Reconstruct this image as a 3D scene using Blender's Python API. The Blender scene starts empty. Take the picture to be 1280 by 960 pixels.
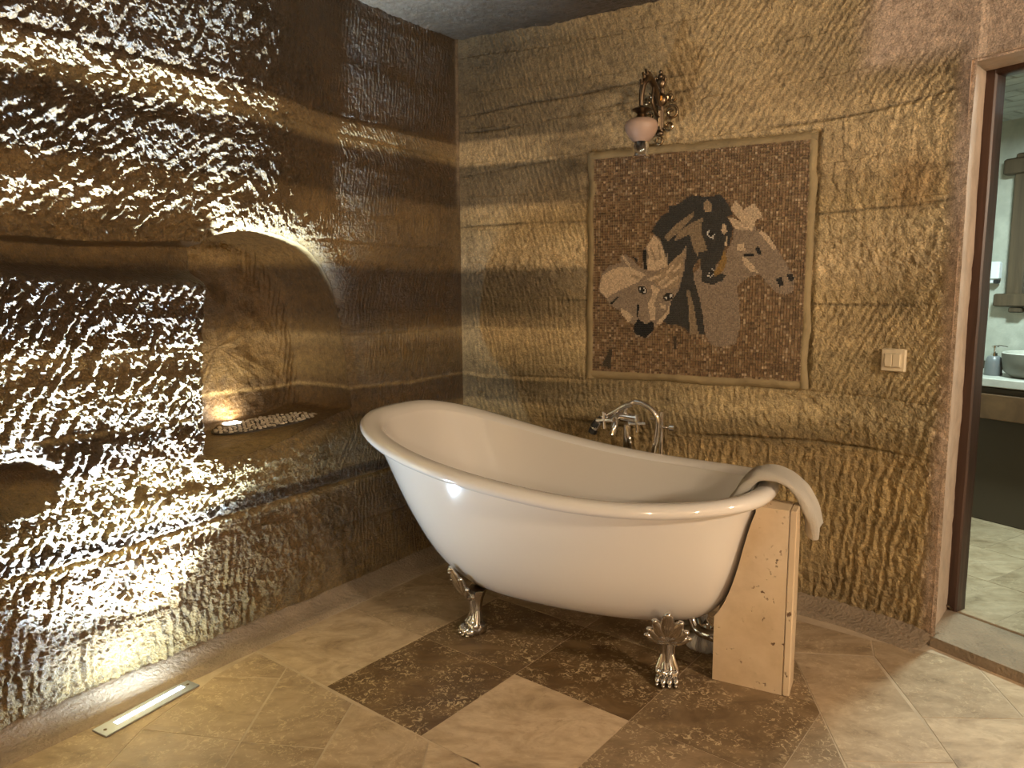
import bpy, math, random
import numpy as np
from mathutils import Matrix, Vector

# ------------------------------------------------------------------ camera, world, exposure
sc = bpy.context.scene
col = sc.collection
F, PITCH, ROLL, CH = 924.0, math.radians(7.5), -0.006, 1.35
cam_d = bpy.data.cameras.new('camera')
cam = bpy.data.objects.new('camera', cam_d)
col.objects.link(cam)
cam_d.sensor_fit = 'HORIZONTAL'
cam_d.sensor_width = 36.0
cam_d.lens = 36.0 * F / 1280.0
cam_d.clip_start = 0.02
cam.matrix_world = (Matrix.Translation((0, 0, CH)) @ Matrix.Rotation(math.pi / 2 - PITCH, 4, 'X')
                    @ Matrix.Rotation(ROLL, 4, 'Z'))
sc.camera = cam
w = bpy.data.worlds.new('world')
sc.world = w
w.use_nodes = True
w.node_tree.nodes['Background'].inputs[0].default_value = (0.05, 0.04, 0.03, 1)
w.node_tree.nodes['Background'].inputs[1].default_value = 0.3
sc.view_settings.view_transform = 'Standard'
sc.view_settings.look = 'None'
sc.view_settings.gamma = 1.0
sc.view_settings.use_curve_mapping = False
sc.view_settings.exposure = 0.3
sc.cycles.use_denoising = True
sc.cycles.max_bounces = 8
sc.cycles.diffuse_bounces = 4
sc.cycles.caustics_reflective = False
sc.cycles.caustics_refractive = False
sc.cycles.sample_clamp_indirect = 6.0

# the room's warm lamps, out of the picture on the right and behind the viewpoint (the tub mirrors several)
for nm, loc, power in (('lamp_right_offscreen', (2.45, .25, 2.0), 190.0), ('lamp_behind_left_offscreen', (-.8, -2.3, 2.0), 105.0),
                       ('lamp_behind_right_offscreen', (1.3, -2.4, 2.0), 105.0)):
    d = bpy.data.lights.new(nm, 'POINT'); d.energy = power; d.color = (1, .82, .61); d.shadow_soft_size = .11
    o = bpy.data.objects.new(nm, d); col.objects.link(o); o.location = loc

# strength of the lamps the place has (each lamp is made in its own builder below)
W_LED = 19.0            # cool strip set in the floor by the left wall
W_LED_BEAM = 1550.0       # narrow optics of the same strip
W_NICHE = 1.7           # small warm spot in the niche floor
W_BATH = 42.0           # cool ceiling lamp of the washroom

# ------------------------------------------------------------------ pixel helpers (photo taken as 1280 x 960)
def ray(x, y):
    x, y = (x - 640) / F, (480 - y) / F
    c, s = math.cos(ROLL), math.sin(ROLL)
    x, y = c * x - s * y, s * x + c * y
    return np.array([x, math.cos(PITCH) + y * math.sin(PITCH), -math.sin(PITCH) + y * math.cos(PITCH)])
def on_z(x, y, z=0.0):
    d = ray(x, y)
    return np.array([0, 0, CH]) + d * ((z - CH) / d[2])
def on_plane(x, y, p0, n):
    d = ray(x, y)
    o = np.array([0, 0, CH])
    return o + d * (((np.asarray(p0) - o) @ n) / (d @ n))

# ------------------------------------------------------------------ numpy noise
_rs = np.random.RandomState(7)
_TAB = _rs.rand(256, 256)
def vnoise(x, y, seed=0):
    x = np.asarray(x, float) + seed * 17.31
    y = np.asarray(y, float) + seed * 9.77
    xi, yi = np.floor(x).astype(int), np.floor(y).astype(int)
    fx, fy = x - xi, y - yi
    fx, fy = fx * fx * (3 - 2 * fx), fy * fy * (3 - 2 * fy)
    a = _TAB[xi & 255, yi & 255]; b = _TAB[(xi + 1) & 255, yi & 255]
    c = _TAB[xi & 255, (yi + 1) & 255]; d = _TAB[(xi + 1) & 255, (yi + 1) & 255]
    return (a + (b - a) * fx) * (1 - fy) + (c + (d - c) * fx) * fy
def fbm(x, y, seed=0, oct=4):
    t = 0; amp = 1; tot = 0
    for k in range(oct):
        t = t + amp * vnoise(x * 2 ** k, y * 2 ** k, seed + k * 3); tot += amp; amp *= .5
    return t / tot
def sst(a, b, x):
    t = np.clip((np.asarray(x, float) - a) / (b - a), 0, 1)
    return t * t * (3 - 2 * t)
def hash1(k, seed=0):
    k = np.asarray(k).astype(int)
    return _TAB[(k * 37 + seed * 11) & 255, (k * 91 + seed * 53) & 255]

# ------------------------------------------------------------------ object helpers
def tag(o, label=None, cat=None, group=None, kind=None):
    if label: o['label'] = label
    if cat: o['category'] = cat
    if group: o['group'] = group
    if kind: o['kind'] = kind
    return o
def empty(name, loc, rz=0.0):
    o = bpy.data.objects.new(name, None)
    o.empty_display_size = 0.1
    o.location = loc
    o.rotation_euler = (0, 0, rz)
    col.objects.link(o)
    return o
def link_mesh(name, me, mat, parent=None):
    o = bpy.data.objects.new(name, me)
    col.objects.link(o)
    if mat: me.materials.append(mat)
    if parent: o.parent = parent
    return o
class MB:
    def __init__(self): self.v = []; self.f = []; self.c = []
    def add(self, vs, fs, colr=None):
        n = len(self.v)
        self.v += [tuple(map(float, p)) for p in vs]
        self.f += [tuple(i + n for i in f) for f in fs]
        if colr is not None: self.c += [colr] * len(vs)
        return self
    def box(self, c, s, rot=None):
        hx, hy, hz = s[0] / 2, s[1] / 2, s[2] / 2
        P = [Vector((x * hx, y * hy, z * hz)) for z in (-1, 1) for y in (-1, 1) for x in (-1, 1)]
        if rot is not None: P = [rot @ p for p in P]
        P = [p + Vector(c) for p in P]
        return self.add(P, [(0, 2, 3, 1), (4, 5, 7, 6), (0, 1, 5, 4), (2, 6, 7, 3), (0, 4, 6, 2), (1, 3, 7, 5)])
    def bbox(self, c, s, b=0.003, rot=None):
        # box with chamfered edges (octagonal rings top and bottom)
        hx, hy, hz = s[0] / 2, s[1] / 2, s[2] / 2
        b = min(b, hx * .9, hy * .9, hz * .9)
        rings = []
        for z, i in ((-hz, b), (-hz + b, 0), (hz - b, 0), (hz, b)):
            ax, ay = hx - i, hy - i
            cc = b
            rings.append([(ax, -ay + cc, z), (ax, ay - cc, z), (ax - cc, ay, z), (-ax + cc, ay, z),
                          (-ax, ay - cc, z), (-ax, -ay + cc, z), (-ax + cc, -ay, z), (ax - cc, -ay, z)])
        R = rot if rot is not None else Matrix.Identity(3)
        rings = [[R @ Vector(p) + Vector(c) for p in r] for r in rings]
        return self.loft(rings, True, True)
    def loft(self, rings, cap0=False, cap1=False, closed=True):
        n = len(rings[0]); m = len(rings)
        vs = [p for r in rings for p in r]
        fs = []
        for i in range(m - 1):
            for j in range(n if closed else n - 1):
                a, b = i * n + j, i * n + (j + 1) % n
                fs.append((a, b, b + n, a + n))
        if cap0: fs.append(tuple(reversed(range(n))))
        if cap1: fs.append(tuple(range((m - 1) * n, m * n)))
        return self.add(vs, fs)
    def lathe(self, prof, n=24, c=(0, 0, 0), rot=None, cap0=True, cap1=True):
        R = rot if rot is not None else Matrix.Identity(3)
        rings = [[R @ Vector((r * math.cos(2 * math.pi * k / n), r * math.sin(2 * math.pi * k / n), z)) + Vector(c)
                  for k in range(n)] for r, z in prof]
        return self.loft(rings, cap0, cap1)
    def tube(self, pts, rad, n=10, cap=True, flat=1.0, up=(0, 0, 1)):
        pts = [Vector(p) for p in pts]
        m = len(pts)
        if not hasattr(rad, '__len__'): rad = [rad] * m
        T = [(pts[min(i + 1, m - 1)] - pts[max(i - 1, 0)]).normalized() for i in range(m)]
        u = Vector(up)
        if abs(u.dot(T[0])) > .95: u = Vector((1, 0, 0))
        N = (u - T[0] * u.dot(T[0])).normalized()
        rings = []
        for i in range(m):
            N = (N - T[i] * N.dot(T[i])).normalized()
            B = T[i].cross(N)
            rings.append([pts[i] + (N * (math.cos(2 * math.pi * k / n) * flat) + B * math.sin(2 * math.pi * k / n)) * rad[i]
                          for k in range(n)])
        return self.loft(rings, cap, cap)
    def ell(self, c, r, n=14, m=9, rot=None):
        R = rot if rot is not None else Matrix.Identity(3)
        rings = []
        for i in range(1, m):
            a = math.pi * i / m
            rings.append([R @ Vector((r[0] * math.sin(a) * math.cos(2 * math.pi * k / n),
                                      r[1] * math.sin(a) * math.sin(2 * math.pi * k / n), -r[2] * math.cos(a))) + Vector(c)
                          for k in range(n)])
        return self.loft(rings, True, True)
    def prism(self, poly, z0, z1):
        n = len(poly)
        a = sum(poly[i][0] * poly[(i + 1) % n][1] - poly[(i + 1) % n][0] * poly[i][1] for i in range(n))
        if a < 0: poly = poly[::-1]
        return self.loft([[(x, y, z0) for x, y in poly], [(x, y, z1) for x, y in poly]], True, True)
    def build(self, name, mat, parent=None, smooth=True, angle=40):
        me = bpy.data.meshes.new(name)
        me.from_pydata(self.v, [], self.f)
        if self.c:
            a = me.color_attributes.new('Col', 'FLOAT_COLOR', 'POINT')
            a.data.foreach_set('color', np.array([(*c, 1) for c in self.c], np.float32).ravel())
        if smooth:
            me.shade_smooth()
            me.set_sharp_from_angle(angle=math.radians(angle))
        me.validate()
        return link_mesh(name, me, mat, parent)
def spline(pts, n=8):
    P = [Vector(p) for p in pts]
    P = [P[0] * 2 - P[1]] + P + [P[-1] * 2 - P[-2]]
    out = []
    for i in range(1, len(P) - 2):
        for k in range(n):
            t = k / n
            out.append(0.5 * ((2 * P[i]) + (P[i + 1] - P[i - 1]) * t + (2 * P[i - 1] - 5 * P[i] + 4 * P[i + 1] - P[i + 2]) * t * t
                              + (3 * P[i] - P[i - 1] - 3 * P[i + 1] + P[i + 2]) * t ** 3))
    out.append(P[-2])
    return out
def grid_mesh(name, X, mat, colr=None, keep=None, parent=None, flip=False, smooth=True):
    """X: (m, n, 3) vertices, keep: (m-1, n-1) mask of quads."""
    m, n = X.shape[:2]
    idx = np.arange(m * n).reshape(m, n)
    q = np.stack([idx[:-1, :-1], idx[1:, :-1], idx[1:, 1:], idx[:-1, 1:]], -1)
    if flip: q = q[..., ::-1]
    q = q[keep] if keep is not None else q.reshape(-1, 4)
    V = X.reshape(-1, 3)
    C = colr.reshape(-1, 3) if colr is not None else None
    if keep is not None:
        used = np.unique(q); rm = np.full(m * n, -1); rm[used] = np.arange(len(used))
        q = rm[q]; V = V[used]; C = C[used] if C is not None else None
    me = bpy.data.meshes.new(name)
    me.vertices.add(len(V)); me.vertices.foreach_set('co', V.astype(np.float32).ravel())
    me.loops.add(q.size); me.loops.foreach_set('vertex_index', q.astype(np.int32).ravel())
    me.polygons.add(len(q))
    me.polygons.foreach_set('loop_start', np.arange(0, q.size, 4, dtype=np.int32))
    me.update(calc_edges=True)
    if C is not None:
        a = me.color_attributes.new('Col', 'FLOAT_COLOR', 'POINT')
        a.data.foreach_set('color', np.concatenate([C, np.ones((len(C), 1))], 1).astype(np.float32).ravel())
    if smooth: me.shade_smooth()
    else: me.shade_flat()
    return link_mesh(name, me, mat, parent)

# ------------------------------------------------------------------ materials
def mat(name, c=(.8, .8, .8), rough=.5, metal=0.0, spec=.5, coat=0.0, trans=0.0, emit=None, estr=0.0, sss=0.0):
    m = bpy.data.materials.new(name)
    m.use_nodes = True
    b = m.node_tree.nodes['Principled BSDF']
    b.inputs['Base Color'].default_value = (*c, 1)
    b.inputs['Roughness'].default_value = rough
    b.inputs['Metallic'].default_value = metal
    b.inputs['Specular IOR Level'].default_value = spec
    b.inputs['Coat Weight'].default_value = coat
    b.inputs['Coat Roughness'].default_value = .05
    b.inputs['Transmission Weight'].default_value = trans
    if sss:
        b.inputs['Subsurface Weight'].default_value = sss
        b.inputs['Subsurface Radius'].default_value = (.02, .015, .01)
    if emit:
        b.inputs['Emission Color'].default_value = (*emit, 1)
        b.inputs['Emission Strength'].default_value = estr
    return m
class NT:
    def __init__(self, m): self.t = m.node_tree; self.b = self.t.nodes['Principled BSDF']
    def n(self, ty, **kw):
        x = self.t.nodes.new(ty)
        for k, v in kw.items():
            if hasattr(x, k): setattr(x, k, v)
            else: x.inputs[k.replace('_', ' ')].default_value = v
        return x
    def l(self, a, b): self.t.links.new(a, b)
    def noise(self, vec, scale, detail=4, rough=.55, dist=0.0):
        x = self.n('ShaderNodeTexNoise'); x.inputs['Scale'].default_value = scale
        x.inputs['Detail'].default_value = detail; x.inputs['Roughness'].default_value = rough
        x.inputs['Distortion'].default_value = dist
        if vec is not None: self.l(vec, x.inputs['Vector'])
        return x.outputs['Fac']
    def ramp(self, fac, stops):
        x = self.n('ShaderNodeValToRGB'); e = x.color_ramp.elements
        while len(e) < len(stops): e.new(.5)
        for k, (p, c) in enumerate(stops):
            e[k].position = p; e[k].color = (*c, 1) if len(c) == 3 else c
        self.l(fac, x.inputs[0]); return x.outputs[0]
    def mix(self, a, b, fac, mode='MIX'):
        x = self.n('ShaderNodeMix', data_type='RGBA', blend_type=mode)
        for s, v in ((x.inputs[0], fac), (x.inputs[6], a), (x.inputs[7], b)):
            if hasattr(v, 'is_linked'): self.l(v, s)
            elif isinstance(v, (int, float)): s.default_value = v
            else: s.default_value = (*v, 1)
        return x.outputs[2]
    def math(self, op, a, b=0.0):
        x = self.n('ShaderNodeMath', operation=op)
        for s, v in ((x.inputs[0], a), (x.inputs[1], b)):
            if hasattr(v, 'is_linked'): self.l(v, s)
            else: s.default_value = v
        return x.outputs[0]
    def bump(self, h, dist, strength=1.0, prev=None):
        x = self.n('ShaderNodeBump'); x.inputs['Distance'].default_value = dist; x.inputs['Strength'].default_value = strength
        self.l(h, x.inputs['Height'])
        if prev is not None: self.l(prev, x.inputs['Normal'])
        return x.outputs[0]
    def pos(self): return self.n('ShaderNodeNewGeometry').outputs['Position']
    def obj(self): return self.n('ShaderNodeTexCoord').outputs['Object']
    def base(self, c): self.l(c, self.b.inputs['Base Color'])
    def rough(self, r): self.l(r, self.b.inputs['Roughness'])
    def normal(self, n): self.l(n, self.b.inputs['Normal'])
    def map(self, vec, scale=(1, 1, 1), rot=(0, 0, 0)):
        x = self.n('ShaderNodeMapping'); x.inputs['Scale'].default_value = scale; x.inputs['Rotation'].default_value = rot
        self.l(vec, x.inputs['Vector']); return x.outputs[0]

def rock_material(name, rough=.46, bump=1.0):
    m = mat(name, rough=rough, spec=.5); t = NT(m)
    p = t.pos()
    a = t.n('ShaderNodeVertexColor', layer_name='Col').outputs['Color']
    g1 = t.ramp(t.noise(p, 34, 5, .65), [(.28, (.55, .52, .48)), (.5, (1, 1, 1)), (.78, (1.45, 1.42, 1.35))])
    g2 = t.ramp(t.noise(p, 190, 3, .65), [(.32, (.55, .52, .47)), (.5, (1, 1, 1)), (.68, (1.4, 1.38, 1.34))])
    c = t.mix(t.mix(a, g1, 1.0, 'MULTIPLY'), g2, .8, 'MULTIPLY')
    t.base(c)
    n1 = t.bump(t.noise(p, 75, 6, .65), .012 * bump, .8)
    n2 = t.bump(t.noise(p, 260, 4, .7), (.0075 if rough < .4 else .003) * bump, 1.0, n1)
    t.normal(n2)
    r = t.ramp(t.noise(p, 60, 3), [(.3, (rough - .08,) * 3), (.7, (rough + .14,) * 3)])
    t.rough(r)
    if rough < .35:
        t.b.inputs['Coat Weight'].default_value = .5
        t.b.inputs['Coat Roughness'].default_value = .28
        t.l(n2, t.b.inputs['Coat Normal'])
    return m
M = {}
M['rock'] = rock_material('carved_tuff', .5)
M['rock_gloss'] = rock_material('sealed_tuff', .34, 1.3)
def plaster_material(name, c, rough=.8, bump=.004, sc_=30):
    m = mat(name, c, rough); t = NT(m); p = t.pos()
    t.base(t.mix(c, tuple(x * .68 for x in c), t.ramp(t.noise(p, 9, 6, .6), [(.35, (0, 0, 0)), (.75, (1, 1, 1))])))
    t.normal(t.bump(t.noise(p, sc_, 6, .6), bump))
    return m
M['cement'] = plaster_material('cement_skirting', (.33, .245, .16), .8, .012, 70)
M['plaster'] = plaster_material('pink_plaster', (.52, .38, .28), .8, .006, 24)
M['bath_plaster'] = plaster_material('washroom_stone_wall', (.50, .50, .43), .7, .006, 14)

def travertine(name, dark=None, light=None, mul=1.0, rough=.46):
    """polished travertine; the object property 'tone' runs from beige (0) to walnut (1)."""
    m = mat(name, rough=rough, spec=.3); t = NT(m)
    inf = t.n('ShaderNodeObjectInfo').outputs['Random']
    off = t.n('ShaderNodeCombineXYZ'); t.l(t.math('MULTIPLY', inf, 37.0), off.inputs[0]); t.l(t.math('MULTIPLY', inf, 91.0), off.inputs[1])
    va = t.n('ShaderNodeVectorMath', operation='ADD'); t.l(t.obj(), va.inputs[0]); t.l(off.outputs[0], va.inputs[1])
    p = va.outputs[0]
    tone = t.n('ShaderNodeAttribute', attribute_type='OBJECT', attribute_name='tone').outputs['Fac']
    pm = t.map(p, (1.0, 1.7, 1.0), (0, 0, .6))
    big = t.noise(pm, 4.2, 8, .66, .9)
    fine = t.noise(pm, 16, 6, .65, .4)
    lt = t.ramp(big, [(.28, (.23, .155, .09)), (.42, (.42, .305, .19)), (.58, (.55, .415, .275)), (.72, (.36, .262, .16))])
    dk = t.ramp(big, [(.3, (.075, .042, .017)), (.5, (.13, .078, .034)), (.7, (.20, .125, .06))])
    flk = t.ramp(t.noise(p, 46, 4, .7, 1.5), [(.54, (0, 0, 0)), (.60, (1, 1, 1))])
    fmask = t.ramp(t.noise(p, 7, 3), [(.40, (0, 0, 0)), (.55, (1, 1, 1))])
    fl = t.math('MULTIPLY', flk, fmask)
    dk = t.mix(dk, (.52, .40, .24), fl)
    sp = t.ramp(t.noise(pm, 13, 7, .75, 1.2), [(.56, (0, 0, 0)), (.68, (1, 1, 1))])
    sp = t.math('MULTIPLY', sp, t.ramp(t.noise(p, 4.5, 3), [(.42, (0, 0, 0)), (.62, (1, 1, 1))]))
    lt = t.mix(lt, (.17, .11, .06), t.math('MULTIPLY', sp, .7))
    c = t.mix(lt, dk, tone)
    c = t.mix(c, t.ramp(fine, [(.3, (.78, .76, .72)), (.7, (1.12, 1.12, 1.1))]), .8, 'MULTIPLY')
    if mul != 1.0: c = t.mix(c, (mul, mul, mul * 1.04), 1.0, 'MULTIPLY')
    t.base(c)
    t.rough(t.ramp(fine, [(.3, (rough - .06,) * 3), (.75, (rough + .14,) * 3)]))
    t.normal(t.bump(fine, .0006))
    return m
M['tile'] = travertine('travertine_tile')
M['bath_tile'] = travertine('washroom_travertine', mul=1.0, rough=.4)
M['grout'] = plaster_material('tile_grout', (.50, .385, .26), .8, .001, 60)
M['slab'] = None

def slab_material():
    m = mat('honed_travertine', rough=.45); t = NT(m); p = t.obj()
    pm = t.map(p, (1, 1, .35))
    c = t.ramp(t.noise(pm, 7, 6, .6), [(.25, (.47, .335, .20)), (.5, (.585, .44, .28)), (.75, (.66, .51, .34))])
    pit = t.ramp(t.noise(t.map(p, (1, 1, .5)), 60, 2, .5), [(.63, (0, 0, 0)), (.67, (1, 1, 1))])
    msk = t.ramp(t.noise(p, 9, 2), [(.52, (0, 0, 0)), (.62, (1, 1, 1))])
    pf = t.math('MULTIPLY', pit, msk)
    t.base(t.mix(c, (.16, .09, .045), pf))
    t.normal(t.bump(pf, -.003))
    return m
M['slab'] = slab_material()
M['enamel'] = mat('white_enamel', (.68, .635, .58), .10, coat=.6)
M['chrome'] = mat('chrome', (.78, .78, .78), .07, metal=1.0)
M['chrome_aged'] = mat('polished_foot_metal', (.62, .60, .57), .13, metal=1.0)
M['steel'] = mat('brushed_steel', (.55, .55, .54), .33, metal=1.0)
M['rubber'] = mat('grey_flexible_hose', (.42, .40, .37), .5)
M['black'] = mat('black_hose', (.02, .02, .02), .35)
M['bronze'] = mat('antique_bronze', (.32, .235, .14), .26, metal=1.0)
M['bronze_dark'] = mat('dark_bronze', (.15, .105, .065), .30, metal=.95)
M['amber'] = mat('amber_glass', (.75, .33, .05), .15)
M['frost'] = mat('frosted_peach_glass', (.40, .275, .21), .5)
M['clear'] = mat('clear_glass', (.95, .93, .9), .03, trans=1.0)
M['switch'] = mat('ivory_plastic', (.66, .55, .38), .28)
M['wood_frame'] = None
def wood_material(name, c0, c1, sc_=(1, 1, .08), scale=22, rough=.5):
    m = mat(name, c0, rough); t = NT(m); p = t.map(t.obj(), sc_)
    f = t.noise(p, scale, 6, .6, .6)
    t.base(t.ramp(f, [(.3, c0), (.7, c1)])); t.normal(t.bump(f, .002))
    return m
M['wood_frame'] = wood_material('dark_stained_wood', (.032, .016, .010), (.085, .043, .029), (1, 1, .06), 26, .42)
M['wood_rustic'] = wood_material('weathered_wood', (.05, .03, .015), (.11, .072, .038), (1, 1, .07), 24, .65)
M['wood_drawer'] = wood_material('brown_drawer_wood', (.08, .04, .018), (.15, .08, .035), (1, 1, 1), 9, .45)
M['dark_board'] = mat('dark_cabinet_board', (.060, .043, .026), .5)
M['counter'] = plaster_material('pale_stone_counter', (.55, .53, .47), .35, .0006, 20)
M['basin'] = plaster_material('grey_stone_basin', (.17, .16, .13), .5, .001, 40)
M['soap'] = mat('grey_ceramic', (.14, .145, .15), .35)
M['mirror'] = mat('mirror_glass', (.85, .87, .86), .02, metal=1.0)
M['white_plastic'] = mat('white_plastic', (.8, .82, .84), .3)
M['mortar'] = plaster_material('mosaic_mortar', (.30, .225, .115), .8, .004, 40)
def attr_mat(name, rough=.4):
    m = mat(name, rough=rough); t = NT(m)
    t.base(t.n('ShaderNodeVertexColor', layer_name='Col').outputs['Color']); return m
M['tess'] = attr_mat('stone_tesserae', .42)
M['pebble'] = attr_mat('inlay_stones', .5)
def towel_material():
    m = mat('cream_terry', (.74, .665, .55), .95, spec=.2); t = NT(m); p = t.obj()
    t.normal(t.bump(t.noise(p, 260, 4, .7), .014))
    b = t.b; b.inputs['Sheen Weight'].default_value = .3
    return m
M['towel'] = towel_material()

# ------------------------------------------------------------------ the carved room: plan
CN = np.array([-.258, 3.844, 0.0])                       # inner corner of the two carved walls
def unit(a): a = np.array(a, float); return a / np.linalg.norm(a)
DL = unit([-.58, -.814, 0]); NL = unit([.814, -.58, 0])   # left wall: along, and out into the room
EB = unit([.875, -.484, 0]); NB = unit([-.484, -.875, 0]) # mosaic wall
ED = unit([.515, -.857, 0]); ND = unit([-.857, -.515, 0]) # doorway wall
DA = np.array([1.587, 2.63, 0])                          # edge of the doorway
CEIL = 2.56

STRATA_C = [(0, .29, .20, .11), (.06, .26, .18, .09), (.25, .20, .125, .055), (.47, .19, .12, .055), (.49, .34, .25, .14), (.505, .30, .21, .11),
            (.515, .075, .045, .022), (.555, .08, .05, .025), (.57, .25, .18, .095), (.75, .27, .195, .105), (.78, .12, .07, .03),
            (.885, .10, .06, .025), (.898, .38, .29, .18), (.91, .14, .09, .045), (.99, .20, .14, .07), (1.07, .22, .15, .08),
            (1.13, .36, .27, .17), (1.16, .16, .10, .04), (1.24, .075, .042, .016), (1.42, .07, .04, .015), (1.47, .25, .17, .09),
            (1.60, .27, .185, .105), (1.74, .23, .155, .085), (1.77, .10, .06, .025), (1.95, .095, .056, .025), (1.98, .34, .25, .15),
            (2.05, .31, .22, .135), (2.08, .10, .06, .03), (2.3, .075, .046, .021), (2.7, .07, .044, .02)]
STRATA_R = [(0, .33, .235, .12), (.1, .30, .205, .095), (.45, .33, .225, .10), (.62, .31, .21, .095), (.69, .22, .15, .066), (.72, .24, .17, .08),
            (.8, .38, .285, .155), (.9, .31, .225, .115), (1.02, .34, .25, .13), (1.1, .40, .29, .155), (1.28, .38, .275, .145), (1.4, .45, .335, .20), (1.55, .44, .33, .19),
            (1.66, .37, .265, .135), (1.8, .42, .30, .165), (1.95, .40, .29, .16), (2.1, .35, .25, .135), (2.3, .38, .275, .15), (2.7, .36, .26, .14)]
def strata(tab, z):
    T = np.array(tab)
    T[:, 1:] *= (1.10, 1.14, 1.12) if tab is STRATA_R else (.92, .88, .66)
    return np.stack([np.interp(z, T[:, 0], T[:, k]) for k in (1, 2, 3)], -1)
def chisel(u, v, theta, pitch, seed, wob=1.0, clen=2.0, cw=.55):
    p = (u * np.cos(theta) + v * np.sin(theta)) / pitch + wob * ((fbm(u * 4, v * 4, seed, 2) - .5) * 1.6 + (vnoise(u * 34, v * 20, seed + 5) - .5) * .9 + (vnoise(u * 90, v * 60, seed + 6) - .5) * .5)
    x = p - np.floor(p)
    s = np.where(x < .72, x / .72, (1 - x) / .28)
    k = np.floor(p)
    # every stroke is broken into chips along its length
    al = (-u * np.sin(theta) + v * np.cos(theta)) / (pitch * clen) + hash1(k, seed) * 9 + (vnoise(u * 40, v * 40, seed + 8) - .5) * .5
    ka = np.floor(al); fa = al - ka
    h = hash1(ka * 13 + k * 7, seed + 2)
    chip = (h - .5) * .9 + (.5 - fa) * (.35 + .7 * hash1(ka * 5 + k * 3, seed + 4))
    return (s - .5) * (.55 + .65 * h) + cw * chip, k
def crack(v, z0, u, seed, width=.006, wob=.05):
    c = z0 + wob * (fbm(u * 1.6, u * 0 + z0 * 5, seed, 4) - .5)
    return np.exp(-((v - c) / width) ** 2)

# ---- niche outline on the left wall (u along the wall from the corner, z up)
NICHE_PX = [(246, 305), (244, 350), (241, 400), (240, 450), (242, 500), (246, 540), (247, 565), (262, 573), (300, 567), (345, 553),
            (395, 532), (430, 517), (447, 508), (445, 480), (440, 440), (432, 400), (422, 360), (405, 330), (385, 310), (355, 297),
            (320, 290), (285, 290), (262, 294)]
def left_uv(x, y):
    q = on_plane(x, y, CN, NL)
    return float((q - CN) @ DL), float(q[2])
NUV = [left_uv(*p) for p in NICHE_PX]
_cl = NUV + [NUV[0]]
NOUT = np.array([(p.x, p.y) for p in spline([(a, b, 0) for a, b in NUV[-1:] + _cl], 14)[14:-1]])
def poly_inside(px, py, poly):
    ins = np.zeros(px.shape, bool)
    n = len(poly)
    for i in range(n):
        x0, y0 = poly[i]; x1, y1 = poly[(i + 1) % n]
        if y0 == y1: continue
        cnd = ((y0 > py) != (y1 > py)) & (px < (x1 - x0) * (py - y0) / (y1 - y0) + x0)
        ins ^= cnd
    return ins
def poly_dist(px, py, poly, clip=.2):
    d = np.full(px.shape, 9.0)
    n = len(poly)
    nx = np.zeros(px.shape); ny = np.zeros(px.shape)
    for i in range(n):
        x0, y0 = poly[i]; x1, y1 = poly[(i + 1) % n]
        ex, ey = x1 - x0, y1 - y0
        L = ex * ex + ey * ey
        if L < 1e-12: continue
        t = np.clip(((px - x0) * ex + (py - y0) * ey) / L, 0, 1)
        qx, qy = x0 + t * ex, y0 + t * ey
        r = np.hypot(px - qx, py - qy)
        b = r < d
        d[b] = r[b]; nx[b] = qx[b]; ny[b] = qy[b]
    return d, nx, ny

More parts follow.
